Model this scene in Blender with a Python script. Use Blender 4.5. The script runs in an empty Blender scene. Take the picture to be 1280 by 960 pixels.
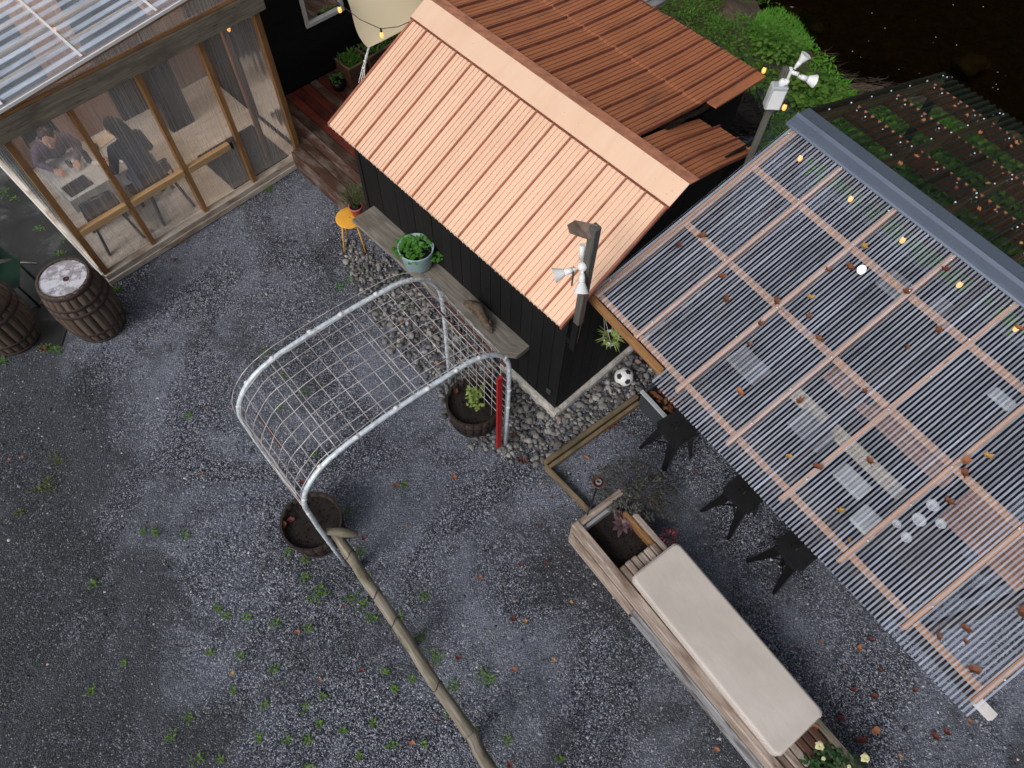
import bpy, bmesh, math, random
from math import sin, cos, pi, radians, hypot, sqrt, atan2
from mathutils import Vector, Matrix, noise
random.seed(7)
sc = bpy.context.scene
COL = sc.collection

# ------------------------------------------------------------------ camera
H = 7.1                                  # drone height above the yard
F_PX, CX, CY = 887.0, 640.0, 480.0       # focal length in photo pixels (1280 x 960)
_down = Vector((-22.0, -495.0, -F_PX)).normalized()
_up = -_down
_fwd = Vector((0, 0, -1))
_Y = (_fwd - _fwd.dot(_up) * _up).normalized()
_X = _Y.cross(_up)
RM = Matrix((_X, _Y, _up))               # camera axes -> world
cam_d = bpy.data.cameras.new('camera')
cam_d.sensor_width = 36.0
cam_d.lens = F_PX / 1280.0 * 36.0
cam_d.clip_start = 0.05
cam_d.clip_end = 500
cam = bpy.data.objects.new('camera', cam_d)
COL.objects.link(cam)
cam.matrix_world = Matrix.Translation((0, 0, H)) @ RM.to_4x4()
sc.camera = cam

# ------------------------------------------------------------------ light
SUN_EL, SUN_AZ = radians(42), radians(232)      # direction the light comes from (math angle from +X)
world = bpy.data.worlds.new('World')
sc.world = world
world.use_nodes = True
wn = world.node_tree.nodes
wl = world.node_tree.links
bgn = wn['Background']
sky = wn.new('ShaderNodeTexSky')
sky.sky_type = 'NISHITA'
sky.sun_disc = False
sky.sun_elevation = SUN_EL
sky.sun_rotation = pi / 2 - SUN_AZ
sky.dust_density = 4.0
sky.air_density = 1.0
hs = wn.new('ShaderNodeHueSaturation')
hs.inputs['Saturation'].default_value = 0.32      # overcast: cloud takes the blue out
wl.new(sky.outputs[0], hs.inputs['Color'])
wl.new(hs.outputs[0], bgn.inputs[0])
bgn.inputs[1].default_value = 0.112
sun_d = bpy.data.lights.new('sun', 'SUN')
sun_d.energy = 1.35
sun_d.angle = radians(22)
sun_d.color = (1.0, 0.96, 0.92)
sun = bpy.data.objects.new('sun', sun_d)
COL.objects.link(sun)
sdir = Vector((cos(SUN_EL) * cos(SUN_AZ), cos(SUN_EL) * sin(SUN_AZ), sin(SUN_EL)))
sun.rotation_euler = sdir.to_track_quat('Z', 'Y').to_euler()
sc.view_settings.view_transform = 'Standard'
sc.view_settings.look = 'None'
sc.view_settings.gamma = 1
sc.view_settings.exposure = 0.0
sc.render.engine = 'CYCLES'
sc.cycles.max_bounces = 10
sc.cycles.transparent_max_bounces = 24

# ------------------------------------------------------------------ survey helpers
def ray(px, py):
    return RM @ Vector((px - CX, CY - py, -F_PX))
def G(px, py, z=0.0):
    "surveyed point: where the sight line of a photo pixel meets the level z"
    d = ray(px, py)
    t = (z - H) / d.z
    return Vector((d.x * t, d.y * t, z))
def GP(px, py, o, n):
    d = ray(px, py)
    c = Vector((0, 0, H))
    return c + d * (Vector(n).dot(Vector(o) - c) / Vector(n).dot(d))
def hd(a):
    a = radians(a)
    return Vector((cos(a), sin(a), 0))

# ------------------------------------------------------------------ materials
MATS = {}
class NT:
    def __init__(s, name):
        s.m = bpy.data.materials.new(name)
        s.m.use_nodes = True
        s.n = s.m.node_tree.nodes
        s.l = s.m.node_tree.links
        s.p = s.n['Principled BSDF']
        s.out = s.n['Material Output']
    def add(s, t, **kw):
        nd = s.n.new(t)
        for k, v in kw.items():
            if k in nd.inputs.keys():
                s.set(nd.inputs[k], v)
            else:
                setattr(nd, k, v)
        return nd
    def set(s, inp, v):
        if isinstance(v, bpy.types.NodeSocket):
            s.l.new(v, inp)
        else:
            if isinstance(v, (tuple, list)) and len(v) == 3 and inp.type == 'RGBA':
                v = (*v, 1)
            inp.default_value = v
    def noise(s, vec, scale, detail=4, rough=0.55, dist=0.0):
        nd = s.add('ShaderNodeTexNoise', Scale=scale, Detail=detail, Roughness=rough, Distortion=dist)
        if vec is not None:
            s.l.new(vec, nd.inputs['Vector'])
        return nd.outputs['Fac']
    def map(s, vec, scale=(1, 1, 1), loc=(0, 0, 0)):
        nd = s.add('ShaderNodeMapping')
        nd.inputs['Scale'].default_value = scale
        nd.inputs['Location'].default_value = loc
        s.l.new(vec, nd.inputs['Vector'])
        return nd.outputs[0]
    def ramp(s, fac, stops, interp='LINEAR'):
        nd = s.add('ShaderNodeValToRGB')
        cr = nd.color_ramp
        cr.interpolation = interp
        while len(cr.elements) < len(stops):
            cr.elements.new(0.5)
        for e, (p, c) in zip(cr.elements, stops):
            e.position = p
            e.color = (*c, 1) if len(c) == 3 else c
        s.l.new(fac, nd.inputs[0])
        return nd.outputs[0]
    def mix(s, fac, a, b, mode='MIX'):
        nd = s.add('ShaderNodeMix', data_type='RGBA', blend_type=mode)
        s.set(nd.inputs[0], fac)
        s.set(nd.inputs[6], a)
        s.set(nd.inputs[7], b)
        return nd.outputs[2]
    def math(s, op, a, b=0.0, clamp=False):
        nd = s.add('ShaderNodeMath', operation=op, use_clamp=clamp)
        s.set(nd.inputs[0], a)
        s.set(nd.inputs[1], b)
        return nd.outputs[0]
    def bump(s, h, strength=0.3, dist=0.01):
        nd = s.add('ShaderNodeBump', Strength=strength, Distance=dist)
        s.l.new(h, nd.inputs['Height'])
        s.l.new(nd.outputs[0], s.p.inputs['Normal'])
        return nd.outputs[0]
    def obj(s):
        return s.add('ShaderNodeTexCoord').outputs['Object']
    def uv(s):
        return s.add('ShaderNodeTexCoord').outputs['UV']
    def geo(s):
        return s.add('ShaderNodeNewGeometry')
    def done(s, name, base=None, rough=None, metal=None, spec=None):
        if base is not None: s.set(s.p.inputs['Base Color'], base)
        if rough is not None: s.set(s.p.inputs['Roughness'], rough)
        if metal is not None: s.set(s.p.inputs['Metallic'], metal)
        if spec is not None: s.set(s.p.inputs['Specular IOR Level'], spec)
        MATS[name] = s.m
        return s.m

def mat_wood(name, c1, c2, c3=None, rough=0.7, gs=1.0, knots=True, island=0.35, bump=0.4):
    t = NT(name)
    uv = t.uv()
    g1 = t.noise(t.map(uv, (1.6 * gs, 38 * gs, 1)), 1.0, 6, 0.6, 1.6)
    g2 = t.noise(t.map(uv, (6 * gs, 190 * gs, 1)), 1.0, 3, 0.6, 0.4)
    blot = t.noise(t.map(uv, (2.2, 5, 1), (3, 7, 0)), 1.3, 4, 0.6)
    col = t.ramp(g1, [(0.25, c1), (0.72, c2)])
    if c3:
        col = t.mix(t.ramp(blot, [(0.47, (0, 0, 0)), (0.66, (1, 1, 1))]), col, c3)
    fine = t.ramp(g2, [(0.3, (0.62, 0.62, 0.62)), (0.6, (1, 1, 1))])
    col = t.mix(0.8, col, fine, 'MULTIPLY')
    if knots:
        v = t.add('ShaderNodeTexVoronoi', feature='F1', Scale=1.0)
        t.l.new(t.map(uv, (3.1, 13, 1)), v.inputs['Vector'])
        kn = t.ramp(v.outputs['Distance'], [(0.05, (0.35, 0.3, 0.28)), (0.13, (1, 1, 1))])
        col = t.mix(0.8, col, kn, 'MULTIPLY')
    ri = t.geo().outputs['Random Per Island']
    oi = t.add('ShaderNodeObjectInfo').outputs['Random']
    r = t.math('FRACT', t.math('ADD', ri, t.math('MULTIPLY', oi, 7.3)))
    shade = t.add('ShaderNodeHueSaturation', Saturation=1.0)
    t.l.new(col, shade.inputs['Color'])
    t.l.new(t.math('ADD', t.math('MULTIPLY', r, island), 1 - island * 0.5), shade.inputs['Value'])
    t.bump(t.math('ADD', g1, t.math('MULTIPLY', g2, 0.6)), bump, 0.004)
    return t.done(name, shade.outputs[0], rough, spec=0.3)

def mat_plain(name, col, rough=0.6, metal=0.0, var=0.25, scale=6.0, bump=0.15, spec=0.5, dark=None, bscale=60):
    t = NT(name)
    o = t.obj()
    n1 = t.noise(o, scale, 6, 0.65)
    lo = dark if dark else tuple(c * (1 - var) for c in col)
    hi = tuple(min(1, c * (1 + var * 0.4)) for c in col)
    c = t.ramp(n1, [(0.32, lo), (0.62, hi)])
    t.bump(t.noise(o, bscale, 4, 0.6), bump, 0.003)
    rg = t.math('ADD', t.math('MULTIPLY', n1, 0.25), rough - 0.12)
    return t.done(name, c, rg, metal, spec)

def mat_leaf(name, c1, c2, scale=9.0, rough=0.5, trans=0.25):
    t = NT(name)
    ri = t.geo().outputs['Random Per Island']
    n1 = t.noise(t.obj(), scale, 3)
    c = t.mix(t.math('ADD', t.math('MULTIPLY', ri, 0.75), t.math('MULTIPLY', n1, 0.25)), c1, c2)
    t.set(t.p.inputs['Base Color'], c)
    t.set(t.p.inputs['Roughness'], rough)
    t.set(t.p.inputs['Specular IOR Level'], 0.35)
    tr = t.add('ShaderNodeBsdfTranslucent')
    t.l.new(c, tr.inputs[0])
    mx = t.add('ShaderNodeMixShader')
    mx.inputs[0].default_value = trans
    t.l.new(t.p.outputs[0], mx.inputs[1])
    t.l.new(tr.outputs[0], mx.inputs[2])
    t.l.new(mx.outputs[0], t.out.inputs[0])
    MATS[name] = t.m
    return t.m

# --- wood kinds
mat_wood('pine', (0.17, 0.078, 0.03), (0.46, 0.245, 0.10), (0.24, 0.13, 0.06), 0.6)
mat_wood('pine_rail', (0.46, 0.28, 0.13), (0.64, 0.42, 0.22), None, 0.55, island=0.15)
mat_wood('pine_rafter', (0.60, 0.31, 0.17), (0.80, 0.47, 0.29), None, 0.55, island=0.15)
mat_wood('grey_beam', (0.10, 0.088, 0.065), (0.30, 0.265, 0.205), (0.13, 0.11, 0.085), 0.85)
mat_wood('barn_wood', (0.16, 0.115, 0.09), (0.62, 0.52, 0.455), (0.20, 0.14, 0.105), 0.8, island=0.3, bump=0.8)
mat_wood('barn_wood_grey', (0.17, 0.18, 0.20), (0.40, 0.41, 0.43), (0.12, 0.10, 0.09), 0.8)
mat_wood('edging', (0.13, 0.095, 0.055), (0.27, 0.20, 0.12), (0.09, 0.08, 0.05), 0.8)
mat_wood('log', (0.09, 0.078, 0.06), (0.40, 0.355, 0.29), (0.13, 0.115, 0.075), 0.85, gs=0.7, bump=0.9)
mat_wood('slab', (0.12, 0.105, 0.088), (0.31, 0.285, 0.25), (0.16, 0.145, 0.12), 0.9, gs=0.8)
mat_wood('deck', (0.045, 0.022, 0.016), (0.115, 0.06, 0.043), (0.20, 0.16, 0.14), 0.6, island=0.7)
mat_wood('deck_red', (0.10, 0.02, 0.014), (0.19, 0.04, 0.026), (0.04, 0.02, 0.018), 0.5, island=0.6)
mat_wood('planter_brown', (0.05, 0.025, 0.016), (0.12, 0.06, 0.038), None, 0.7)
mat_wood('porch_floor', (0.74, 0.66, 0.57), (0.88, 0.81, 0.72), (0.66, 0.58, 0.50), 0.7, island=0.12, bump=0.15)
mat_wood('sill_pale', (0.42, 0.36, 0.30), (0.68, 0.61, 0.53), (0.30, 0.22, 0.16), 0.7)
mat_wood('black_board', (0.0045, 0.0042, 0.0045), (0.011, 0.0105, 0.011), None, 0.75, island=0.7, knots=False)
mat_wood('blackish_post', (0.02, 0.016, 0.014), (0.05, 0.04, 0.035), None, 0.7)
mat_wood('weathered_post', (0.07, 0.07, 0.062), (0.17, 0.165, 0.15), None, 0.85)
mat_wood('stave', (0.05, 0.038, 0.03), (0.16, 0.12, 0.09), (0.09, 0.055, 0.04), 0.75, island=0.4)
mat_wood('stave_dark', (0.022, 0.015, 0.013), (0.055, 0.038, 0.032), None, 0.7, island=0.4)
mat_wood('table_brown', (0.30, 0.15, 0.10), (0.44, 0.24, 0.16), None, 0.6)
mat_wood('dark_red_wood', (0.32, 0.13, 0.08), (0.46, 0.21, 0.13), None, 0.7)
mat_wood('bench_beige', (0.60, 0.50, 0.38), (0.78, 0.68, 0.54), None, 0.6)
mat_wood('pink_wall', (0.34, 0.22, 0.17), (0.47, 0.33, 0.26), None, 0.7, knots=False)

# --- plain kinds
mat_plain('galvanised', (0.68, 0.76, 0.82), 0.45, 0.2, 0.35, 22)
mat_plain('wire_steel', (0.60, 0.60, 0.61), 0.45, 0.3, 0.5, 9, dark=(0.30, 0.24, 0.23))
mat_plain('rust', (0.10, 0.038, 0.03), 0.85, 0.0, 0.5, 12, 0.5, dark=(0.035, 0.02, 0.018))
mat_plain('plate_rusty', (0.17, 0.125, 0.10), 0.6, 0.2, 0.5, 20, 0.2)
mat_plain('hoop_iron', (0.055, 0.033, 0.032), 0.7, 0.2, 0.5, 12, 0.4)
mat_plain('red_paint', (0.42, 0.012, 0.014), 0.5, 0, 0.3, 18)
mat_plain('white_plastic', (0.78, 0.79, 0.80), 0.35, 0, 0.08, 8, 0.03)
mat_plain('white_paint', (0.70, 0.69, 0.67), 0.5, 0, 0.12, 8, 0.1)
mat_plain('grey_box', (0.40, 0.43, 0.45), 0.5, 0.0, 0.2, 18, 0.1)
mat_plain('black_metal', (0.012, 0.012, 0.013), 0.33, 0.3, 0.3, 8, 0.05)
mat_plain('stool_seat', (0.022, 0.022, 0.024), 0.30, 0.3, 0.2, 8, 0.03)
mat_plain('black_rubber', (0.02, 0.021, 0.024), 0.8, 0, 0.3, 10, 0.3)
mat_plain('ridge_steel', (0.17, 0.205, 0.275), 0.28, 0.5, 0.05, 3, 0.02)
mat_plain('concrete', (0.52, 0.50, 0.46), 0.9, 0, 0.35, 14, 0.7, bscale=40)
mat_plain('teal_pot', (0.32, 0.46, 0.48), 0.45, 0, 0.12, 6, 0.05)
mat_plain('pink_pot', (0.52, 0.13, 0.14), 0.55, 0, 0.3, 20, 0.1)
mat_plain('yellow_metal', (0.80, 0.40, 0.05), 0.4, 0, 0.12, 8, 0.03)
mat_plain('soil', (0.015, 0.0095, 0.0075), 0.95, 0, 0.7, 45, 1.0, bscale=120)
mat_plain('tarp', (0.012, 0.013, 0.015), 0.25, 0, 0.3, 12, 0.6, bscale=25)
mat_plain('zinc', (0.055, 0.065, 0.075), 0.5, 0.2, 0.3, 9, 0.1)
mat_plain('green_metal', (0.010, 0.035, 0.022), 0.45, 0, 0.3, 7, 0.06)
mat_plain('rope', (0.70, 0.68, 0.64), 0.8, 0, 0.25, 90, 0.6)
mat_plain('skin', (0.58, 0.36, 0.27), 0.55, 0, 0.08, 10, 0.05)
mat_plain('hair_black', (0.005, 0.005, 0.006), 0.8, 0, 0.3, 60, 0.6)
mat_plain('hair_brown', (0.035, 0.018, 0.014), 0.5, 0, 0.3, 60, 0.6)
mat_plain('navy_cloth', (0.008, 0.012, 0.03), 0.9, 0, 0.3, 12, 0.3)
mat_plain('denim', (0.02, 0.03, 0.07), 0.9, 0, 0.3, 20, 0.3)
mat_plain('mauve_cloth', (0.15, 0.12, 0.18), 0.9, 0, 0.3, 12, 0.3)
mat_plain('dark_cloth', (0.015, 0.015, 0.02), 0.9, 0, 0.3, 12, 0.3)
mat_plain('paper', (0.74, 0.74, 0.72), 0.8, 0, 0.1, 8, 0.05)
mat_plain('glass_dark', (0.02, 0.02, 0.022), 0.12, 0, 0.2, 5, 0.0)
mat_plain('stone_grey', (0.20, 0.19, 0.185), 0.9, 0, 0.5, 9, 1.0, bscale=30)
mat_plain('driftwood', (0.14, 0.10, 0.07), 0.9, 0, 0.6, 25, 1.2, bscale=70)
mat_plain('white_cloth', (0.55, 0.57, 0.57), 0.85, 0, 0.08, 5, 0.2)
mat_plain('pad_grey', (0.24, 0.24, 0.25), 0.85, 0, 0.3, 5, 0.2)
mat_plain('orange_print', (0.50, 0.16, 0.05), 0.6, 0, 0.1, 5, 0)
mat_plain('purple_print', (0.08, 0.03, 0.13), 0.6, 0, 0.1, 5, 0)
mat_plain('cream_print', (0.62, 0.50, 0.36), 0.6, 0, 0.1, 5, 0)
mat_plain('root_brown', (0.07, 0.042, 0.028), 0.95, 0, 0.5, 20, 0.5)
mat_plain('bark_black', (0.014, 0.009, 0.008), 0.95, 0, 0.6, 30, 1.0)

# --- foliage
mat_leaf('weed_green', (0.04, 0.11, 0.018), (0.15, 0.28, 0.04))
mat_leaf('olive_weed', (0.06, 0.09, 0.02), (0.13, 0.15, 0.035))
mat_leaf('mint_green', (0.055, 0.19, 0.03), (0.13, 0.34, 0.06))
mat_leaf('lime_green', (0.22, 0.33, 0.08), (0.40, 0.50, 0.15))
mat_leaf('bank_green', (0.05, 0.14, 0.018), (0.13, 0.30, 0.04))
mat_leaf('grass_bright', (0.06, 0.20, 0.012), (0.12, 0.34, 0.025))
mat_leaf('herb_green', (0.035, 0.08, 0.022), (0.08, 0.145, 0.04))
mat_leaf('rose_green', (0.025, 0.075, 0.025), (0.06, 0.14, 0.05))
mat_leaf('trailing_dark', (0.022, 0.024, 0.02), (0.12, 0.12, 0.11), trans=0.1)
mat_leaf('succulent', (0.07, 0.04, 0.05), (0.17, 0.10, 0.115), trans=0.05)
mat_leaf('burgundy', (0.10, 0.012, 0.022), (0.19, 0.03, 0.04))
mat_leaf('petal_yellow', (0.75, 0.72, 0.36), (0.85, 0.82, 0.55))
mat_leaf('leaf_brown', (0.15, 0.055, 0.028), (0.24, 0.095, 0.045), 30, 0.6, 0.15)
mat_leaf('leaf_orange', (0.30, 0.11, 0.05), (0.42, 0.18, 0.08), 30, 0.6, 0.15)
mat_leaf('leaf_yellow', (0.45, 0.24, 0.06), (0.52, 0.31, 0.10), 30, 0.6, 0.15)
mat_leaf('leaf_red', (0.10, 0.024, 0.018), (0.16, 0.042, 0.028), 30, 0.6, 0.15)

# --- barrel head: wood bleached nearly white
t = NT('barrel_top')
o = t.obj()
n1 = t.noise(t.map(o, (3, 26, 3)), 1.2, 6, 0.65, 1.0)
n2 = t.noise(o, 7, 6, 0.7)
c = t.mix(t.ramp(n2, [(0.46, (0, 0, 0)), (0.54, (1, 1, 1))]), t.ramp(n1, [(0.3, (0.13, 0.115, 0.13)), (0.65, (0.38, 0.37, 0.41))]), (0.58, 0.58, 0.65))
t.bump(n1, 0.4, 0.004)
t.done('barrel_top', c, 0.55)

# --- cushion
t = NT('cushion_cloth')
o = t.obj()
n1 = t.noise(o, 2.2, 5, 0.6)
n2 = t.noise(o, 11, 4, 0.75)
c = t.mix(t.ramp(n1, [(0.35, (0, 0, 0)), (0.7, (1, 1, 1))]), (0.50, 0.45, 0.415), (0.60, 0.545, 0.51))
c = t.mix(t.ramp(n2, [(0.64, (0, 0, 0)), (0.76, (0.55, 0.55, 0.55))]), c, (0.40, 0.34, 0.30))
wv = t.noise(o, 420, 2, 0.5)
t.bump(t.math('ADD', t.math('MULTIPLY', wv, 0.04), t.noise(t.map(o, (2, 5, 1)), 1.6, 3, 0.45, 0.3)), 0.16, 0.03)
t.set(t.p.inputs['Sheen Weight'], 0.2)
t.done('cushion_cloth', c, 0.9, spec=0.2)

# --- sail
t = NT('sail_cloth')
o = t.obj()
c = t.mix(t.noise(o, 1.5, 3), (0.72, 0.62, 0.42), (0.80, 0.70, 0.50))
t.set(t.p.inputs['Base Color'], c)
t.set(t.p.inputs['Roughness'], 0.85)
tr = t.add('ShaderNodeBsdfTranslucent')
t.l.new(c, tr.inputs[0])
mx = t.add('ShaderNodeMixShader')
mx.inputs[0].default_value = 0.3
t.l.new(t.p.outputs[0], mx.inputs[1]); t.l.new(tr.outputs[0], mx.inputs[2]); t.l.new(mx.outputs[0], t.out.inputs[0])
MATS['sail_cloth'] = t.m

# --- one copper roof paint: front tinted with sky glare, back with shade plus weathering
t = NT('copper_sky_lit')
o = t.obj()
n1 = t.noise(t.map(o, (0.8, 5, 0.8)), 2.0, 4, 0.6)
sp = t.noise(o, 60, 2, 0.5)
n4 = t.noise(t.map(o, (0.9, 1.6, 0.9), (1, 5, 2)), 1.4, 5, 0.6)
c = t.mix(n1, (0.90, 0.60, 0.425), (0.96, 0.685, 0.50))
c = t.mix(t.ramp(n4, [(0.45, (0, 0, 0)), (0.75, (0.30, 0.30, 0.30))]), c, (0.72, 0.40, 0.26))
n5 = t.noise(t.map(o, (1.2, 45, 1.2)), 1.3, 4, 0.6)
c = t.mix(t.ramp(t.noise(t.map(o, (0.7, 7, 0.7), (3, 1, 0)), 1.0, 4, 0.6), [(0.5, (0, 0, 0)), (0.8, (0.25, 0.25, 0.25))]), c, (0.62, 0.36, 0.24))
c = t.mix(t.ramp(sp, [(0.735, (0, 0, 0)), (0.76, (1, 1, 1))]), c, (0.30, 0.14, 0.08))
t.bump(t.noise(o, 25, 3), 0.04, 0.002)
t.done('copper_sky_lit', c, 0.42, 0.25, 0.5)
t = NT('copper_shaded_worn')
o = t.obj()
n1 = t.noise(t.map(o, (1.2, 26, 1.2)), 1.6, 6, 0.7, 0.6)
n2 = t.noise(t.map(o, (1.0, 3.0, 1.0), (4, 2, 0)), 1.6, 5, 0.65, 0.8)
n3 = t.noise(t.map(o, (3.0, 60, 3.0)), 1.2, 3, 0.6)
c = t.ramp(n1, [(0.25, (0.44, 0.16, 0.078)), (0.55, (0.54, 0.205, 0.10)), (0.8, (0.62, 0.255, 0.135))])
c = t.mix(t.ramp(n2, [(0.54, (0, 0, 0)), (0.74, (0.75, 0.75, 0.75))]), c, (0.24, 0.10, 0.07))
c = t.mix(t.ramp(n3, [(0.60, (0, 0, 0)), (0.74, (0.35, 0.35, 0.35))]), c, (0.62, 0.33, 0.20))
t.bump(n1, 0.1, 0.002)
t.done('copper_shaded_worn', c, 0.45, 0.3, 0.5)
mat_plain('copper_cap_shaded', (0.66, 0.28, 0.17), 0.5, 0.2, 0.35, 9)
mat_plain('copper_seam_dark', (0.20, 0.07, 0.045), 0.5, 0.2, 0.35, 9)
mat_plain('copper_seam_pale', (0.42, 0.165, 0.10), 0.5, 0.2, 0.25, 9)

# --- clear plastics
def mat_clear(name, tint, haze_refl_col, haze_refl, gloss_rough, refl_stripe=None, tex=(1, 1, 1), ior=1.5, spots=0.0, hz_var=0.5, strength=1.0, double=False):
    t = NT(name)
    o = t.obj()
    n1 = t.noise(t.map(o, tex), 1.0, 5, 0.65, 0.3)
    fac = t.math('MULTIPLY', t.math('ADD', t.math('MULTIPLY', t.math('SUBTRACT', n1, 0.5), hz_var * 4), 1.0), haze_refl, True)
    if refl_stripe:
        axis, pitch, lo, hi, ph = refl_stripe
        sx = t.add('ShaderNodeSeparateXYZ'); t.l.new(o, sx.inputs[0])
        th = t.math('ADD', t.math('MULTIPLY', sx.outputs[axis], 2 * pi / pitch), ph)
        w = t.math('SINE', th)
        if double:
            w = t.math('ADD', t.math('SINE', t.math('MULTIPLY', th, 2.0)), t.math('MULTIPLY', w, 0.22))
        w = t.ramp(t.math('ADD', t.math('MULTIPLY', w, 0.5), 0.5), [(0.44, (lo,) * 3), (0.60, (hi,) * 3)])
        fac = t.math('MULTIPLY', fac, w, True)  # bands put the reflections on the waves into the diffuse colour
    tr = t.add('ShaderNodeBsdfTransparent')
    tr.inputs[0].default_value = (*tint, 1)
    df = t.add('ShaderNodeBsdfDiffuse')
    df.inputs[0].default_value = (*haze_refl_col, 1)
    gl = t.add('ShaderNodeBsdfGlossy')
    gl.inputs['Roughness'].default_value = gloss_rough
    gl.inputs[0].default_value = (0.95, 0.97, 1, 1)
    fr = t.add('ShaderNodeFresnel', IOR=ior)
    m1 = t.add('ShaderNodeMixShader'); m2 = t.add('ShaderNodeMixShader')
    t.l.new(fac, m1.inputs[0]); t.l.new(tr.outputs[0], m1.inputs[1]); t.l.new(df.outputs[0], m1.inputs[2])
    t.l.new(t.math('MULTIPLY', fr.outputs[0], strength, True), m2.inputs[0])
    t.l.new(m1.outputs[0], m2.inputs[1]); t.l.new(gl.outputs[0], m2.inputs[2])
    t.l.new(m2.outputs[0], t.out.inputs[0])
    MATS[name] = t.m
    return t.m
PITCH = 0.0635
mat_clear('roof_clear', (0.90, 0.93, 0.97), (0.72, 0.78, 0.95), 0.38, 0.12, (1, PITCH, 0.0, 1.0, 0.6), (1.5, 6, 1), 1.40, hz_var=0.45, double=True, strength=0.35)  # pale bands: sky mirrored on crests and valleys, painted in
mat_clear('roof_clear_shaded', (0.80, 0.80, 0.76), (0.018, 0.026, 0.028), 0.66, 0.12, (1, PITCH * 1.25, 0.22, 1.0, 0.0), (1.5, 6, 1), 1.45, hz_var=0.3, strength=0.9)  # same clear sheet; its dark low reflections are put into the colour
mat_clear('wall_clear', (0.94, 0.93, 0.93), (0.84, 0.79, 0.76), 0.27, 0.15, None, (55, 3, 0.5), 1.5, hz_var=0.6, strength=1.3)
mat_clear('porch_roof_clear', (0.93, 0.95, 0.98), (0.74, 0.84, 1.0), 0.52, 0.15, (1, 0.15, 0.30, 1.0, 0.0), (2, 9, 1), 1.5, hz_var=0.5)  # blue-white bands are painted sky reflections
mat_clear('pane', (0.8, 0.82, 0.84), (0.4, 0.4, 0.4), 0.05, 0.02, None, (1, 1, 1), 1.5)

# --- lit bulb
def mat_emit(name, col, strength):
    t = NT(name)
    t.set(t.p.inputs['Base Color'], (0.5, 0.35, 0.15))
    t.p.inputs['Emission Color'].default_value = (*col, 1)
    t.p.inputs['Emission Strength'].default_value = strength
    MATS[name] = t.m
mat_emit('bulb_warm', (1.0, 0.40, 0.08), 1.7)
mat_emit('bulb_white', (1.0, 0.95, 0.85), 5.0)

# --- ground
t = NT('gravel')
g = t.geo().outputs['Position']
v1 = t.add('ShaderNodeTexVoronoi', feature='F1', Scale=95.0); t.l.new(g, v1.inputs['Vector'])
v2 = t.add('ShaderNodeTexVoronoi', feature='F1', Scale=48.0); t.l.new(g, v2.inputs['Vector'])
sv = t.add('ShaderNodeSeparateColor'); t.l.new(v1.outputs['Color'], sv.inputs[0])
sv2 = t.add('ShaderNodeSeparateColor'); t.l.new(v2.outputs['Color'], sv2.inputs[0])
stone = t.ramp(sv.outputs[0], [(0.0, (0.014, 0.016, 0.026)), (0.42, (0.105, 0.119, 0.168)), (0.75, (0.33, 0.36, 0.45)), (1.0, (0.80, 0.81, 0.88))])
big = t.ramp(sv2.outputs[1], [(0.0, (0.35, 0.35, 0.35)), (0.6, (1, 1, 1)), (1.0, (1.5, 1.5, 1.5))])
stone = t.mix(0.7, stone, big, 'MULTIPLY')
gap = t.ramp(v1.outputs['Distance'], [(0.2, (1, 1, 1)), (0.6, (0.16, 0.16, 0.18))])  # crevice shade between the stones, painted into the colour
stone = t.mix(0.7, stone, gap, 'MULTIPLY')
fines = t.mix(t.noise(g, 260, 3), (0.085, 0.096, 0.132), (0.43, 0.47, 0.58))
# packed pale dusty tracks, black wet soil between
trk = t.noise(t.map(g, (0.75, 0.55, 1), (2.3, 0.9, 0)), 1.0, 4, 0.62, 0.8)
stone = t.mix(t.ramp(trk, [(0.44, (0, 0, 0)), (0.62, (0.6, 0.6, 0.6))]), stone, fines)
soil = t.mix(t.noise(g, 60, 6, 0.75), (0.005, 0.006, 0.007), (0.060, 0.064, 0.070))
sp = t.add('ShaderNodeSeparateXYZ'); t.l.new(g, sp.inputs[0])
soil_shade = t.noise(t.map(g, (0.9, 0.9, 1), (7.3, 1.2, 0)), 1.1, 6, 0.72, 0.6)
# more bare soil towards the left edge of the yard
lf = t.math('SUBTRACT', -3.25, t.math('ADD', sp.outputs[0], t.math('MULTIPLY', t.math('SUBTRACT', sp.outputs[1], 2.2), 0.62)))
lf = t.math('MINIMUM', t.math('MAXIMUM', t.math('MULTIPLY', lf, 0.22), 0.0), 0.24)
soil_shade = t.math('ADD', soil_shade, lf)
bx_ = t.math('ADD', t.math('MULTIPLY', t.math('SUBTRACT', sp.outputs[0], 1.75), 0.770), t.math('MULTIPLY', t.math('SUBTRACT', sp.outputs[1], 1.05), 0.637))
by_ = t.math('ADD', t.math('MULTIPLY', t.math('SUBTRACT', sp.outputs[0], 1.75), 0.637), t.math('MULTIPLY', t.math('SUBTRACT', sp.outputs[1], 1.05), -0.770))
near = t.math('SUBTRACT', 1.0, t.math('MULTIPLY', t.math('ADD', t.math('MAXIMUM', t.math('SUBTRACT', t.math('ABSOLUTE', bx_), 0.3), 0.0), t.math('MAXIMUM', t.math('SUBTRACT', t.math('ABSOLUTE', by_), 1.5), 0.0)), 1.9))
soil_shade = t.math('ADD', soil_shade, t.math('MULTIPLY', t.math('MAXIMUM', t.math('MULTIPLY', near, t.math('MULTIPLY', t.noise(g, 3.0, 6, 0.7), 2.0)), 0.0), 0.12))  # darkens the ground around the bench: its shade along with dark debris
gc = t.mix(t.ramp(soil_shade, [(0.50, (0, 0, 0)), (0.68, (0.74, 0.74, 0.74))]), stone, soil)
spk = t.ramp(sv.outputs[2], [(0.975, (0, 0, 0)), (0.985, (1, 1, 1))])
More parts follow.
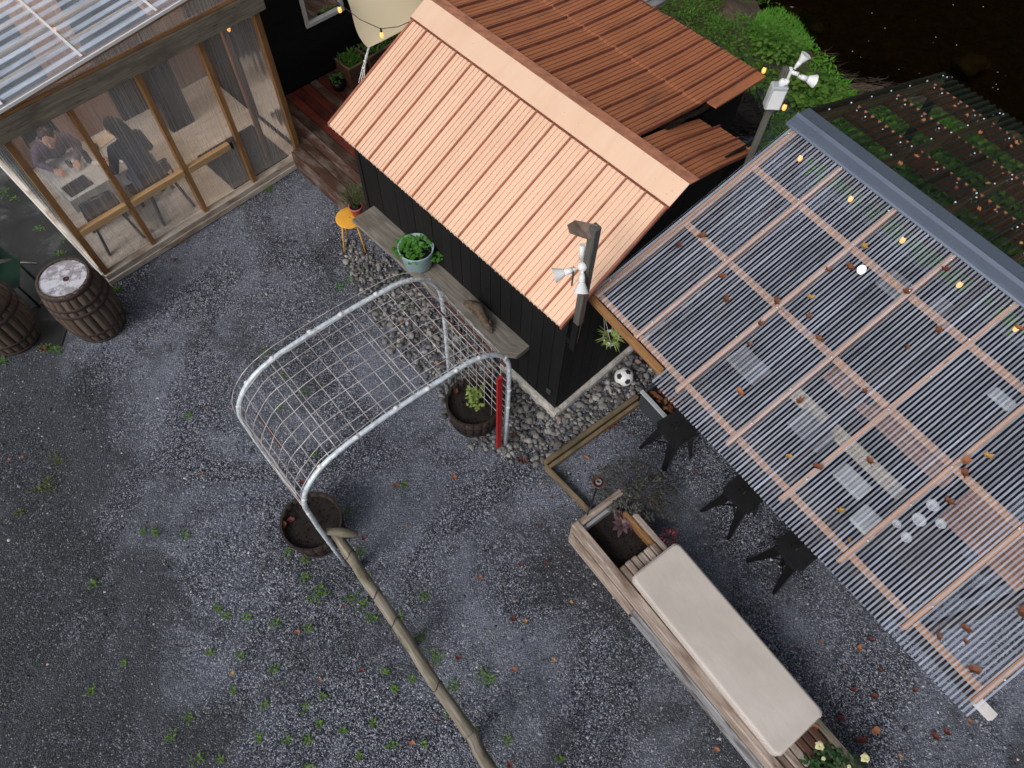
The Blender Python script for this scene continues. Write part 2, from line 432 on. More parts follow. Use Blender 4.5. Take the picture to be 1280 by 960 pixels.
gc = t.mix(t.math('MULTIPLY', spk, 0.7), gc, (0.42, 0.42, 0.43))
hgt = t.math('SUBTRACT', t.math('MULTIPLY', sv2.outputs[0], 0.4), v1.outputs['Distance'])
t.bump(t.math('ADD', hgt, t.math('MULTIPLY', t.noise(g, 9, 5, 0.6), 1.5)), 1.0, 0.014)
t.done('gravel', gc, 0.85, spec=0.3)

t = NT('gravel_stone')
ri = t.geo().outputs['Random Per Island']
c = t.ramp(ri, [(0.0, (0.035, 0.037, 0.046)), (0.5, (0.13, 0.138, 0.172)), (0.85, (0.30, 0.315, 0.37)), (0.97, (0.50, 0.49, 0.49)), (1.0, (0.50, 0.34, 0.26))])
t.done('gravel_stone', c, 0.8, spec=0.3)
t = NT('cobble_stone')
ri = t.geo().outputs['Random Per Island']
c = t.ramp(ri, [(0.0, (0.07, 0.068, 0.068)), (0.4, (0.165, 0.16, 0.156)), (0.75, (0.265, 0.258, 0.25)), (0.96, (0.40, 0.39, 0.38)), (1.0, (0.28, 0.13, 0.11))])
c = t.mix(t.noise(t.geo().outputs['Position'], 70, 4), t.mix(0.5, c, (0.4, 0.4, 0.4), 'MULTIPLY'), c)
t.bump(t.noise(t.geo().outputs['Position'], 120, 3), 0.3, 0.003)
t.done('cobble_stone', c, 0.8, spec=0.3)

t = NT('bank_earth')
g = t.geo().outputs['Position']
c = t.ramp(t.noise(g, 5, 8, 0.75, 0.5), [(0.3, (0.04, 0.027, 0.02)), (0.5, (0.14, 0.095, 0.065)), (0.75, (0.26, 0.20, 0.14))])
t.bump(t.noise(g, 25, 6, 0.75), 1.0, 0.05)
t.done('bank_earth', c, 0.9)
t = NT('forest')
g = t.geo().outputs['Position']
c = t.ramp(t.noise(g, 1.4, 8, 0.75), [(0.35, (0.006, 0.013, 0.005)), (0.6, (0.022, 0.045, 0.014)), (0.8, (0.06, 0.085, 0.02))])
t.bump(t.noise(g, 2.5, 6, 0.7), 1.0, 0.4)
t.done('forest', c, 0.9, spec=0.1)
t = NT('asphalt_dark')
g = t.geo().outputs['Position']
c = t.ramp(t.noise(g, 1.7, 6, 0.7, 0.4), [(0.35, (0.008, 0.009, 0.009)), (0.55, (0.02, 0.021, 0.022)), (0.68, (0.10, 0.105, 0.105))])
t.bump(t.noise(g, 150, 3), 0.4, 0.004)
t.done('asphalt_dark', c, 0.6)
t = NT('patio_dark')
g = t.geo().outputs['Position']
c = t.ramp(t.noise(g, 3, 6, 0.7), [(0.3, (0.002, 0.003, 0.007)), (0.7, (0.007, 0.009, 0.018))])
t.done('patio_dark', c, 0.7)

t = NT('river_water')
tr = t.add('ShaderNodeBsdfTransparent'); tr.inputs[0].default_value = (0.28, 0.22, 0.12, 1)
gl = t.add('ShaderNodeBsdfGlossy'); gl.inputs['Roughness'].default_value = 0.08
gl.inputs[0].default_value = (0.35, 0.34, 0.30, 1)
fr = t.add('ShaderNodeFresnel', IOR=1.33)
mx = t.add('ShaderNodeMixShader')
g = t.geo().outputs['Position']
bp = t.add('ShaderNodeBump', Strength=0.35, Distance=0.02)
t.l.new(t.noise(t.map(g, (3, 5, 1)), 2.0, 4, 0.6, 1.0), bp.inputs['Height'])
t.l.new(bp.outputs[0], gl.inputs['Normal']); t.l.new(bp.outputs[0], fr.inputs['Normal'])
t.l.new(fr.outputs[0], mx.inputs[0]); t.l.new(tr.outputs[0], mx.inputs[1]); t.l.new(gl.outputs[0], mx.inputs[2])
t.l.new(mx.outputs[0], t.out.inputs[0])
MATS['river_water'] = t.m

# ------------------------------------------------------------------ mesh helpers
class MB:
    def __init__(s):
        s.v = []; s.f = []; s.uv = []; s.sm = []
    def face(s, idx, uvs=None, smooth=False):
        s.f.append(tuple(idx)); s.sm.append(smooth)
        s.uv.extend(uvs if uvs else [(0, 0)] * len(idx))
    def hexa(s, c8):
        "box from 8 corners: 0-3 one end (ccw), 4-7 the other; grain runs 0->4"
        b = len(s.v); s.v.extend([tuple(p) for p in c8])
        P = [Vector(p) for p in c8]
        L = (P[4] - P[0]).length; a = (P[1] - P[0]).length; c = (P[3] - P[0]).length
        ou, ov = random.random() * 30, random.random() * 30
        w = 0.0
        for (i, j, ww) in ((0, 1, a), (1, 2, c), (2, 3, a), (3, 0, c)):
            s.face((b + i, b + j, b + j + 4, b + i + 4), [(ou, ov + w), (ou, ov + w + ww), (ou + L, ov + w + ww), (ou + L, ov + w)])
            w += ww
        s.face((b + 3, b + 2, b + 1, b), [(ou, ov), (ou + .02, ov), (ou + .02, ov + a), (ou, ov + a)])
        s.face((b + 4, b + 5, b + 6, b + 7), [(ou, ov), (ou + .02, ov), (ou + .02, ov + a), (ou, ov + a)])
        return s
    def beam(s, p0, p1, w, h, up=(0, 0, 1)):
        "box along p0-p1; w sideways, h along up; centred"
        p0 = Vector(p0); p1 = Vector(p1)
        d = (p1 - p0).normalized(); up = Vector(up)
        if abs(d.dot(up)) > 0.98: up = Vector((0, 1, 0))
        x = d.cross(up).normalized(); y = x.cross(d).normalized()
        q = []
        for p in (p0, p1):
            for a, b in ((-1, -1), (1, -1), (1, 1), (-1, 1)):
                q.append(p + x * a * w / 2 + y * b * h / 2)
        return s.hexa(q)
    def box(s, x0, x1, y0, y1, z0, z1, axis=None):
        if axis is None:
            dims = (x1 - x0, y1 - y0, z1 - z0); axis = dims.index(max(dims))
        if axis == 0:
            return s.hexa([(x0, y0, z0), (x0, y0, z1), (x0, y1, z1), (x0, y1, z0), (x1, y0, z0), (x1, y0, z1), (x1, y1, z1), (x1, y1, z0)][::1])
        if axis == 1:
            return s.hexa([(x0, y0, z0), (x1, y0, z0), (x1, y0, z1), (x0, y0, z1), (x0, y1, z0), (x1, y1, z0), (x1, y1, z1), (x0, y1, z1)])
        return s.hexa([(x0, y0, z0), (x0, y1, z0), (x1, y1, z0), (x1, y0, z0), (x0, y0, z1), (x0, y1, z1), (x1, y1, z1), (x1, y0, z1)])
    def tube(s, pts, r, n=8, caps=True):
        pts = [Vector(p) for p in pts]
        rs = r if isinstance(r, (list, tuple)) else [r] * len(pts)
        b = len(s.v); prev = None; L = 0; Ls = []
        ou = random.random() * 20
        for i, p in enumerate(pts):
            if i == 0: d = pts[1] - p
            elif i == len(pts) - 1: d = p - pts[i - 1]
            else: d = (pts[i + 1] - p).normalized() + (p - pts[i - 1]).normalized()
            d.normalize()
            if i: L += (p - pts[i - 1]).length
            Ls.append(L)
            if prev is None:
                a = Vector((0, 0, 1)) if abs(d.z) < 0.9 else Vector((1, 0, 0))
                x = d.cross(a).normalized()
            else:
                x = (prev - d * prev.dot(d)).normalized()
            prev = x; y = d.cross(x)
            for k in range(n):
                an = 2 * pi * k / n
                s.v.append(tuple(p + (x * cos(an) + y * sin(an)) * rs[i]))
        for i in range(len(pts) - 1):
            for k in range(n):
                k2 = (k + 1) % n
                c = 2 * pi * max(rs)
                s.face((b + i * n + k, b + i * n + k2, b + (i + 1) * n + k2, b + (i + 1) * n + k),
                       [(ou + Ls[i], ou + c * k / n), (ou + Ls[i], ou + c * (k + 1) / n), (ou + Ls[i + 1], ou + c * (k + 1) / n), (ou + Ls[i + 1], ou + c * k / n)], True)
        if caps:
            s.face([b + k for k in range(n)][::-1])
            e = b + (len(pts) - 1) * n
            s.face([e + k for k in range(n)])
        return s
    def lathe(s, prof, n=24, c=(0, 0, 0), closed=False):
        b = len(s.v); c = Vector(c); ou = random.random() * 20
        for r, z in prof:
            for k in range(n):
                a = 2 * pi * k / n
                s.v.append((c.x + r * cos(a), c.y + r * sin(a), c.z + z))
        for i in range(len(prof) - 1):
            for k in range(n):
                k2 = (k + 1) % n
                s.face((b + i * n + k, b + i * n + k2, b + (i + 1) * n + k2, b + (i + 1) * n + k),
                       [(prof[i][1] + ou, k * .08), (prof[i][1] + ou, k * .08 + .08), (prof[i + 1][1] + ou, k * .08 + .08), (prof[i + 1][1] + ou, k * .08)], True)
        if prof[0][0] > 1e-4: s.face([b + k for k in range(n)][::-1], [(cos(2 * pi * k / n) * .3, sin(2 * pi * k / n) * .3) for k in range(n)])
        if prof[-1][0] > 1e-4:
            e = b + (len(prof) - 1) * n
            s.face([e + k for k in range(n)], [(cos(2 * pi * k / n) * .3, sin(2 * pi * k / n) * .3) for k in range(n)])
        return s
    def grid(s, fn, nu, nv, smooth=True):
        b = len(s.v)
        for i in range(nu + 1):
            for j in range(nv + 1):
                s.v.append(tuple(fn(i / nu, j / nv)))
        for i in range(nu):
            for j in range(nv):
                a = b + i * (nv + 1) + j
                s.face((a, a + nv + 1, a + nv + 2, a + 1), [(i / nu, j / nv), ((i + 1) / nu, j / nv), ((i + 1) / nu, (j + 1) / nv), (i / nu, (j + 1) / nv)], smooth)
        return s
    def blob(s, c, r, sub=1, jit=0.15, sq=(1, 1, 1), rot=0.0):
        vs, fs = ICO[sub]
        b = len(s.v); c = Vector(c); seed = Vector((random.random() * 50,) * 3)
        cr, sr = cos(rot), sin(rot)
        for p in vs:
            k = 1 + jit * 2 * (noise.noise(Vector(p) * 1.3 + seed))
            x, y, z = p[0] * r * k * sq[0], p[1] * r * k * sq[1], p[2] * r * k * sq[2]
            s.v.append((c.x + x * cr - y * sr, c.y + x * sr + y * cr, c.z + z))
        for f in fs: s.face([b + i for i in f], None, True)
        return s
    def leaf(s, base, d, up, L, w, curl=0.2, seg=2):
        "one curved leaf blade"
        d = Vector(d).normalized(); up = Vector(up).normalized()
        x = d.cross(up)
        if x.length < 1e-3: x = Vector((1, 0, 0))
        x.normalize(); n = x.cross(d)
        base = Vector(base); b = len(s.v)
        s.v.append(tuple(base))
        prof = {1: [0.5], 2: [0.35, 0.7], 3: [0.25, 0.5, 0.75]}[seg]
        for tt in prof:
            c = base + d * L * tt + n * (-curl * L * tt * tt)
            ww = w * sin(pi * min(1, tt * 0.9 + 0.05)) / 2
            s.v.append(tuple(c - x * ww + n * ww * .25)); s.v.append(tuple(c + x * ww + n * ww * .25))
        s.v.append(tuple(base + d * L + n * (-curl * L)))
        s.face((b, b + 2, b + 1), None, True)
        for i in range(len(prof) - 1):
            q = b + 1 + 2 * i
            s.face((q, q + 1, q + 3, q + 2), None, True)
        q = b + 1 + 2 * (len(prof) - 1)
        s.face((q, q + 1, q + 2), None, True)
        return s
    def mesh(s, name):
        me = bpy.data.meshes.new(name)
        me.from_pydata(s.v, [], s.f)
        ul = me.uv_layers.new(name='UVMap')
        flat = [x for p in s.uv for x in p]
        ul.data.foreach_set('uv', flat)
        me.polygons.foreach_set('use_smooth', s.sm)
        me.update()
        return me
    def build(s, name, mat, parent=None, bevel=0, loc=None, **tags):
        me = s.mesh(name)
        me.materials.append(MATS[mat])
        return link(me, name, parent, bevel, loc, **tags)
def link(me, name, parent=None, bevel=0, loc=None, **tags):
    o = bpy.data.objects.new(name, me)
    COL.objects.link(o)
    if parent: o.parent = parent
    if loc is not None: o.location = loc
    if bevel:
        m = o.modifiers.new('bevel', 'BEVEL'); m.width = bevel; m.segments = 1; m.limit_method = 'ANGLE'
    for k, v in tags.items():
        o[{'cat': 'category'}.get(k, k)] = v
    return o
def thing(name, label, cat, loc=(0, 0, 0), rz=0.0, group=None):
    o = bpy.data.objects.new(name, None)
    COL.objects.link(o)
    o.empty_display_size = 0.1
    o.location = loc; o.rotation_euler = (0, 0, radians(rz))
    o['label'] = label; o['category'] = cat
    if group: o['group'] = group
    return o
def kids(o): return [c for c in bpy.data.objects if c.parent == o]
def copy_tree(o, parent=None):
    c = o.copy(); COL.objects.link(c); c.parent = parent
    for ch in kids(o): copy_tree(ch, c)
    return c
def _ico():
    out = {}
    for sub in (0, 1, 2, 3):
        bm = bmesh.new(); bmesh.ops.create_icosphere(bm, subdivisions=sub + 1 if sub else 1, radius=1)
        out[sub] = ([tuple(v.co) for v in bm.verts], [tuple(v.index for v in f.verts) for f in bm.faces]); bm.free()
    return out
ICO = _ico()
def RU(a, b): return random.uniform(a, b)

# ================================================================== SETTING
# shore line of the stream: y of the water's edge for each x
SH = [(-40, 19), (0, 15.5), (2.5, 14.6), (3.9, 13.0), (4.85, 11.9), (5.05, 10.9), (5.5, 10.45), (6.6, 10.3), (8.2, 9.3), (12, 7.0), (40, -6)]
def shore(x):
    for (a, b), (c, d) in zip(SH, SH[1:]):
        if a <= x <= c: return b + (d - b) * (x - a) / (c - a)
    return SH[0][1] if x < SH[0][0] else SH[-1][1]
def sstep(x): x = max(0, min(1, x)); return x * x * (3 - 2 * x)
def terr(x, y):
    s = y - shore(x)
    z = -0.78 * sstep((s + 2.6) / 2.7) - 0.7 * sstep(s / 2.0)
    if s > 9: z += 1.9 * sstep((s - 9) / 4) + max(0, s - 13) * 0.25
    return z
def frange(a, b, st):
    out = []; x = a
    while x < b - 1e-6: out.append(x); x += st
    out.append(b); return out
m = MB()
xs = frange(-60, -9, 6) + frange(-8.5, 12, 0.25) + frange(13, 60, 6)
ys = frange(-40, -3, 6) + frange(-2.5, 16, 0.25) + frange(17, 26, 0.75) + frange(28, 70, 7)
for x in xs:
    for y in ys:
        z = terr(x, y)
        z += 0.012 * noise.noise(Vector((x * 0.9, y * 0.9, 0))) if z > -0.01 else 0.06 * noise.noise(Vector((x * 2, y * 2, 0)))
        m.v.append((x, y, z - 0.012))
ny = len(ys)
gm = []
for i in range(len(xs) - 1):
    for j in range(ny - 1):
        a = i * ny + j
        m.face((a, a + ny, a + ny + 1, a + 1), None, True)
        gm.append(1 if (ys[j] - shore(xs[i]) > -4.2 and ys[j] > 8.4) or ys[j] > 11 else 0)
me = m.mesh('gravel_ground')
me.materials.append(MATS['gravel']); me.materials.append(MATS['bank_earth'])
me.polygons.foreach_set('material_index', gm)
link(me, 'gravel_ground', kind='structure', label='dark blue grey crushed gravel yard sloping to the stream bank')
MB().grid(lambda u, v: (-60 + 120 * u, 4 + 40 * v, -0.8), 2, 2).build('water', 'river_water', kind='structure')

# wooded hillside across the stream, above the frame; it is what the water and metal mirror
m = MB()
def hill(u, v):
    x = -70 + 140 * u; y = shore(x) + 9.5 + 42 * v
    return (x, y, -1.4 + 36 * sstep(v * 1.1) + 2.2 * noise.noise(Vector((x * .22, y * .22, 3))) + 1.1 * noise.noise(Vector((x * .7, y * .7, 8))))
m.grid(hill, 110, 44)
m.build('wooded_hillside', 'forest', kind='structure')
# dark asphalt strip along the far left
m = MB()
m.grid(lambda u, v: (-7.6 + u * (2.35 - v * 0.45), 4.2 + v * 5.2, 0.006), 6, 12)
m.build('asphalt_ground', 'asphalt_dark', kind='structure')

CO = G(1210, 893, 2.1); CO.z = 0
CHD = 38.5; W_ = hd(38.5); E_ = hd(128.5)
# loose stones on the yard, one mesh, never regular
def scatter_stones(n, region, size, mat, name, sub=0, zj=0.0):
    m = MB()
    for _ in range(n):
        x, y = region()
        r = RU(*size) * (0.6 + random.random() ** 3)
        m.blob((x, y, terr(x, y) + r * 0.25 - 0.012 + RU(0, zj)), r, sub, 0.22, (RU(.8, 1.35), RU(.7, 1.1), RU(.45, .8)), RU(0, 3.14))
    return m.build(name, mat, kind='stuff')
def yard():
    while True:
        x, y = RU(-6.5, 5.2), RU(-0.9, 6.6)
        q = noise.noise(Vector((x * .55, y * .55, 3)))
        r_ = Vector((x, y, 0)) - CO
        if 1.1 < r_.dot(W_) < 5.0 and -.15 < r_.dot(E_) < 4.4: continue
        if x + (y - 2.2) * .62 < -3.25 and random.random() < .5: continue
        if random.random() < 0.45 + q * 0.9: return x, y
random.seed(11)
scatter_stones(24000, yard, (0.005, 0.0115), 'gravel_stone', 'gravel_chips')

# ================================================================== SHED
SC = Vector((0.49, 3.61, 0)); SHD = 45.4      # near corner; local x runs into the gable wall, local y along the long wall
def sh(v, u, z=0): return SC + hd(45.4) * v + hd(135.4) * u + Vector((0, 0, z))
shed = thing('garden_shed', 'black board shed with salmon standing seam metal roof and browner back slope', 'shed', SC, SHD)
def roofz(v): return 2.03 + (v + 0.2) * 0.518      # front slope
LU, GV = 3.15, 2.5
# long wall boards (each a part)
bw = 0.15; y = 0.0
while y < LU - 0.01:
    y2 = min(LU, y + bw)
    MB().box(-0.004 + RU(-.002, .002), 0.022, y + 0.004, y2 - 0.002, 0.13, roofz(0) - 0.03, 2).build('wall_board', 'black_board', shed)
    y = y2
# gable boards cut to the rake
def backz(v):
    if v < 1.2: return roofz(v)
    if v < 2.3: return 2.74 - (v - 1.2) * 0.19
    return 2.531 - (v - 2.3) * 0.10
x = 0.024
while x < GV:
    x2 = min(GV, x + bw)
    za, zb = backz(x) - .06, backz(x2) - .06
    m = MB(); xa, xb = x + .004, x2 - .002; y0, y1 = -0.004, 0.022
    m.hexa([(xa, y0, .13), (xa, y1, .13), (xb, y1, .13), (xb, y0, .13), (xa, y0, za), (xa, y1, za), (xb, y1, zb), (xb, y0, zb)])
    m.build('wall_board', 'black_board', shed)
    x = x2
MB().box(0.026, GV, 0.026, LU - .03, 0.11, 1.95).build('wall_core', 'black_board', shed)
MB().box(0.026, GV, LU - .028, LU, 0.13, 2.05, 2).build('far_wall', 'black_board', shed)
MB().box(-.014, .016, LU + .002, LU + .07, 0.13, 2.0, 2).build('corner_trim', 'black_board', shed)
MB().box(GV + .002, 3.2, 0.65, LU - .03, -0.2, 2.3).build('rear_wall', 'black_board', shed)
# chipped pale foundation strip, uneven outer edge
def found(p0, p1, nx, ny_, n=26):
    m = MB()
    p0 = Vector(p0); p1 = Vector(p1); nn = Vector((nx, ny_, 0))
    rows = []
    for i in range(n + 1):
        tt = i / n; p = p0.lerp(p1, tt)
        o = 0.05 + 0.022 * noise.noise(Vector((tt * 14, nx * 5, 2)))
        zt = 0.105 + 0.02 * noise.noise(Vector((tt * 17, 4, ny_)))
        rows.append([p + nn * (-o) + Vector((0, 0, -.02)), p + nn * (-o) + Vector((0, 0, zt - .03)), p + nn * (-o * .55) + Vector((0, 0, zt)), p + nn * .03 + Vector((0, 0, zt + .004))])
    b = len(m.v)
    for r in rows:
        for q in r: m.v.append(tuple(q))
    for i in range(n):
        for k in range(3):
            a = b + i * 4 + k; m.face((a, a + 4, a + 5, a + 1), None, False)
    return m
found((0, -.045, 0), (0, .85, 0), 1, 0).build('foundation', 'concrete', shed)
found((-.045, 0, 0), (GV, 0, 0), 0, 1).build('foundation', 'concrete', shed)
MB().box(-.03, -.012, .08, .14, .36, .44).build('vent_plate', 'zinc', shed, 0.003)
MB().beam((-.13, 3.19, roofz(-.13) - .05), (-.13, 2.55, roofz(-.13) - .05), .025, .07).build('fascia', 'edging', shed)

# front roof: fifteen ribbed sheets
Y0, Y1 = -0.07, 3.28
NP = 15; pw = (Y1 - Y0) / NP
def strip_panel(ya, yb, prof, mat, name='roof_panel', thick=0.02, minor=3):
    "a roof sheet: profile prof [(v,z)] down the slope, small pencil ribs across"
    w = yb - ya
    xsn = [0, .0]
    cs = [(0.0, 0.0)]
    for k in range(1, minor + 1):
        c = w * k / (minor + 1)
        cs += [(c - .0055, 0), (c - .004, -.014), (c + .004, -.014), (c + .0055, 0)]
    cs += [(w, 0)]
    m = MB(); n = len(cs)
    for layer in (0, -thick):
        for (v, z) in prof:
            for (yy, h) in cs: m.v.append((v, ya + yy, z + h + layer))
    np_ = len(prof); off = np_ * n
    for i in range(np_ - 1):
        for k in range(n - 1):
            a = i * n + k
            m.face((a, a + n, a + n + 1, a + 1)); b_ = a + off
            m.face((b_ + 1, b_ + n + 1, b_ + n, b_))
    for k in range(n - 1):
        m.face((k + 1, k + 1 + off, k + off, k)); e = (np_ - 1) * n + k
        m.face((e, e + off, e + off + 1, e + 1))
    for i in range(np_ - 1):
        a = i * n; m.face((a, a + off, a + n + off, a + n)); a = i * n + n - 1; m.face((a + n, a + n + off, a + off, a))
    return m
front = [(-0.2, roofz(-0.2)), (0.5, roofz(0.5)), (1.19, roofz(1.19))]
for i in range(NP):
    ya = Y0 + i * pw
    p = strip_panel(ya + .003, ya + pw - .003, front, 'copper_sky_lit').build('roof_panel', 'copper_sky_lit', shed)
    # standing rib at the joint
    if i:
        m = MB()
        q = [(-.203, ya - .009, roofz(-.203) - .001), (-.203, ya + .009, roofz(-.203) - .001), (-.203, ya + .006, roofz(-.2) + .022), (-.203, ya - .006, roofz(-.2) + .022)]
        q2 = [(1.15, a, z - roofz(-.2) + roofz(1.15)) for (_, a, z) in q]
        m.hexa(q + q2)
        m.build('standing_seam', 'copper_seam_pale', shed)
for ya in (Y0, Y1):
    MB().hexa([(-.205, ya - .01, roofz(-.2) - .035), (-.205, ya + .012, roofz(-.2) - .035), (-.205, ya + .012, roofz(-.2) + .014), (-.205, ya - .01, roofz(-.2) + .014),
               (1.15, ya - .01, roofz(1.15) - .035), (1.15, ya + .012, roofz(1.15) - .035), (1.15, ya + .012, roofz(1.15) + .014), (1.15, ya - .01, roofz(1.15) + .014)]).build('rake_trim', 'copper_seam_pale', shed)
# ridge cap: two flanges
MB().box(.976, .984, Y0 - .03, Y1 + .03, roofz(.98) + .003, roofz(.98) + .024, 1).build('cap_shadow', 'copper_seam_dark', shed)  # dark strip drawing the gap shadow under the ridge cap
zr = 2.775
m = MB(); m.hexa([(0.985, Y0 - .03, roofz(.985) + .022), (0.985, Y0 - .03, roofz(.985) + .028), (1.2, Y0 - .03, zr + .008), (1.2, Y0 - .03, zr),
                  (0.985, Y1 + .03, roofz(.985) + .022), (0.985, Y1 + .03, roofz(.985) + .028), (1.2, Y1 + .03, zr + .008), (1.2, Y1 + .03, zr)])
m.build('ridge_cap_front', 'copper_sky_lit', shed)
m = MB(); m.hexa([(1.2, Y0 - .03, zr), (1.2, Y0 - .03, zr + .008), (1.35, Y0 - .03, 2.742), (1.35, Y0 - .03, 2.734),
                  (1.2, Y1 + .03, zr), (1.2, Y1 + .03, zr + .008), (1.35, Y1 + .03, 2.742), (1.35, Y1 + .03, 2.734)])
m.build('ridge_cap_back', 'copper_cap_shaded', shed)  # same cap metal; the brown of its shaded side is put into the colour
# back roof, a lean-to of longer sheets; bends to a flatter pitch half way
bk = [(1.22, 2.735), (1.8, 2.62), (2.3, 2.531), (2.33, 2.534), (2.8, 2.478), (3.25, 2.44)]
yb = 0.62; bp_ = 0.222; k = 0
while yb < Y1 + .6:
    strip_panel(yb + .003, yb + bp_ - .003, bk, '').build('roof_panel', 'copper_shaded_worn', shed)
    m = MB()
    for (a, b2) in zip(bk, bk[1:]):
        if b2[0] - a[0] < .05: continue
        s0 = a[0] + (.14 if a[0] < 1.3 else 0)
        za = a[1] + (b2[1] - a[1]) * (s0 - a[0]) / (b2[0] - a[0])
        m.hexa([(s0, yb - .011, za), (s0, yb - .006, za + .024), (s0, yb + .006, za + .024), (s0, yb + .011, za), (b2[0], yb - .011, b2[1]), (b2[0], yb - .006, b2[1] + .024), (b2[0], yb + .006, b2[1] + .024), (b2[0], yb + .011, b2[1])])
    m.build('standing_seam', 'copper_seam_dark', shed)
    yb += bp_
# narrow end strip of the lean-to
strip_panel(0.50, 0.617, [(2.42, 2.516), (2.8, 2.474), (3.25, 2.436)], '', minor=0).build('roof_panel', 'copper_shaded_worn', shed)
# lower sheets near the pole, dropped at the end
lowp = [(1.22, 2.730), (1.7, 2.615), (2.36, 2.40)]
for i, ya in enumerate([-0.07, 0.152, 0.374]):
    strip_panel(ya + .003, ya + .219, lowp if i < 2 else [(1.22, 2.73), (1.7, 2.60), (2.33, 2.375)], '').build('roof_panel', 'copper_shaded_worn', shed)
    m = MB()
    for a, b2 in zip(lowp, lowp[1:]):
        s0 = a[0] + (.14 if a[0] < 1.3 else 0); za = a[1] + (b2[1] - a[1]) * (s0 - a[0]) / (b2[0] - a[0])
        m.hexa([(s0, ya - .011, za), (s0, ya - .006, za + .024), (s0, ya + .006, za + .024), (s0, ya + .011, za), (b2[0], ya - .011, b2[1]), (b2[0], ya - .006, b2[1] + .024), (b2[0], ya + .006, b2[1] + .024), (b2[0], ya + .011, b2[1])])
    m.build('standing_seam', 'copper_seam_dark', shed)
# crumpled black membrane in the gap between the two levels
def memb(u, v):
    x = 1.75 + u * .75; yy = .56 + v * .11
    return (x, yy, backz(x) - .04 - v * .05 + .02 * noise.noise(Vector((x * 9, yy * 30, 0))))
MB().grid(memb, 16, 4).build('roof_membrane', 'tarp', shed)
MB().box(2.36, 2.5, 0.03, .60, -.1, 2.2).build('rear_wall', 'black_board', shed)

# ---- shelf slab along the long wall
shelf = thing('slab_shelf', 'grey weathered live edge slab used as shelf along the black shed wall', 'shelf', SC, SHD)
m = MB(); N_ = 40; rows = []
for i in range(N_ + 1):
    tt = i / N_; yy = 0.45 + tt * 2.6
    ed = -0.30 - .035 * noise.noise(Vector((tt * 6, 1, 0))) - .03 * tt + (.10 * max(0, 1 - i / 2.0) if i < 2 else 0)
    zt = .90 + .006 * noise.noise(Vector((tt * 9, 5, 0)))
    rows.append([(-.008, yy, zt - .07), (ed + .03, yy, zt - .075), (ed, yy, zt - .03), (ed + .012, yy, zt), (-.008, yy, zt)])
b = 0
for r in rows: m.v.extend(r)
for i in range(N_):
    for k in range(5):
        a = i * 5 + k; a2 = i * 5 + (k + 1) % 5
        u0 = i / N_ * 2.6; u1 = (i + 1) / N_ * 2.6
        m.face((a, a + 5, a2 + 5, a2), [(u0, k * .11), (u1, k * .11), (u1, k * .11 + .11), (u0, k * .11 + .11)])
m.face((4, 3, 2, 1, 0)); e = N_ * 5; m.face((e, e + 1, e + 2, e + 3, e + 4))
m.build('slab', 'slab', shelf)
for yy in (0.75, 1.75, 2.8):
    MB().beam((-.01, yy, .55), (-.22, yy, .82), .04, .04).beam((-.03, yy + .0, .45), (-.03, yy, .80), .045, .04).build('bracket', 'blackish_post', shelf)

# ================================================================== CANOPY
def cn(w, e, z=0): return CO + W_ * w + E_ * e + Vector((0, 0, z))
canopy = thing('patio_canopy', 'clear corrugated plastic canopy with pine rafters and blue grey ridge cap over patio', 'canopy', CO, CHD)
SL = 0.33
def cz(w): return 2.1 + SL * w
RW = 2.375
def corr_sheet(e0, e1, w0, w1, zf, pitch, amp, mat, name, phase=0.0, lift=0.0, seg=8):
    m = MB(); n = max(2, int(round((e1 - e0) / pitch * seg))); nw = 5
    for j in range(nw + 1):
        w = w0 + (w1 - w0) * j / nw
        for i in range(n + 1):
            e = e0 + (e1 - e0) * i / n
            m.v.append((w, e, zf(w) + amp * sin(2 * pi * e / pitch + phase) + lift + .003 * noise.noise(Vector((w * 2, e * 3, 0)))))
    for j in range(nw):
        for i in range(n):
            a = j * (n + 1) + i
            m.face((a, a + n + 1, a + n + 2, a + 1), None, True)
    return m.build(name, mat, canopy)
e = -0.02; k = 0
edges = [-.02, .64, 1.27, 1.90, 2.54, 3.06, 3.56, 4.03]
for k in range(7):
    w0 = -0.02 if k < 5 else 0.13
    corr_sheet(edges[k], edges[k + 1] + (.05 if k < 4 else 0.0), w0, 2.27, cz, PITCH, .0095, 'roof_clear', 'roof_sheet', 0, .004 * (k % 2) + .012)
RAF = [0.03, .60, 1.17, 1.74, 2.30, 2.88, 3.45, 3.98]
for i, e in enumerate(RAF):
    w0 = .1 if i < 6 else .15
    o = MB().beam((w0, e, cz(w0) - .058), (RW - .02, e, cz(RW - .02) - .058), .036, .09).build('rafter', 'pine_rafter', canopy)
for w in (.18, 1.11, 1.84):
    for i in range(7):
        MB().beam((w, RAF[i] + .024, cz(w) - .04), (w, RAF[i + 1] - .024, cz(w) - .04), .032, .05).build('blocking', 'pine_rafter', canopy)
MB().beam((.115, 3.08, cz(.1) - .045), (.115, 4.02, cz(.1) - .045), .03, .09).build('eave_board', 'pine', canopy)
MB().beam((.17, -.14, cz(.1) - .13), (.17, -.01, cz(.1) - .13), .06, .05).build('beam_end', 'white_paint', canopy)
MB().beam((.2, -.01, cz(.1) - .15), (.2, 4.0, cz(.1) - .15), .05, .09).build('eave_beam', 'blackish_post', canopy)
MB().beam((RW, -.6, cz(RW) - .12), (RW, 4.02, cz(RW) - .12), .05, .16).build('ridge_beam', 'blackish_post', canopy)
for e in (.1, 2.0, 3.9):
    MB().box(RW - .05, RW + .05, e - .05, e + .05, 0, cz(RW) - .2, 2).build('post', 'blackish_post', canopy)
    MB().box(1.30, 1.38, e - .04, e + .04, 0, cz(1.34) - .12, 2).build('post', 'blackish_post', canopy)
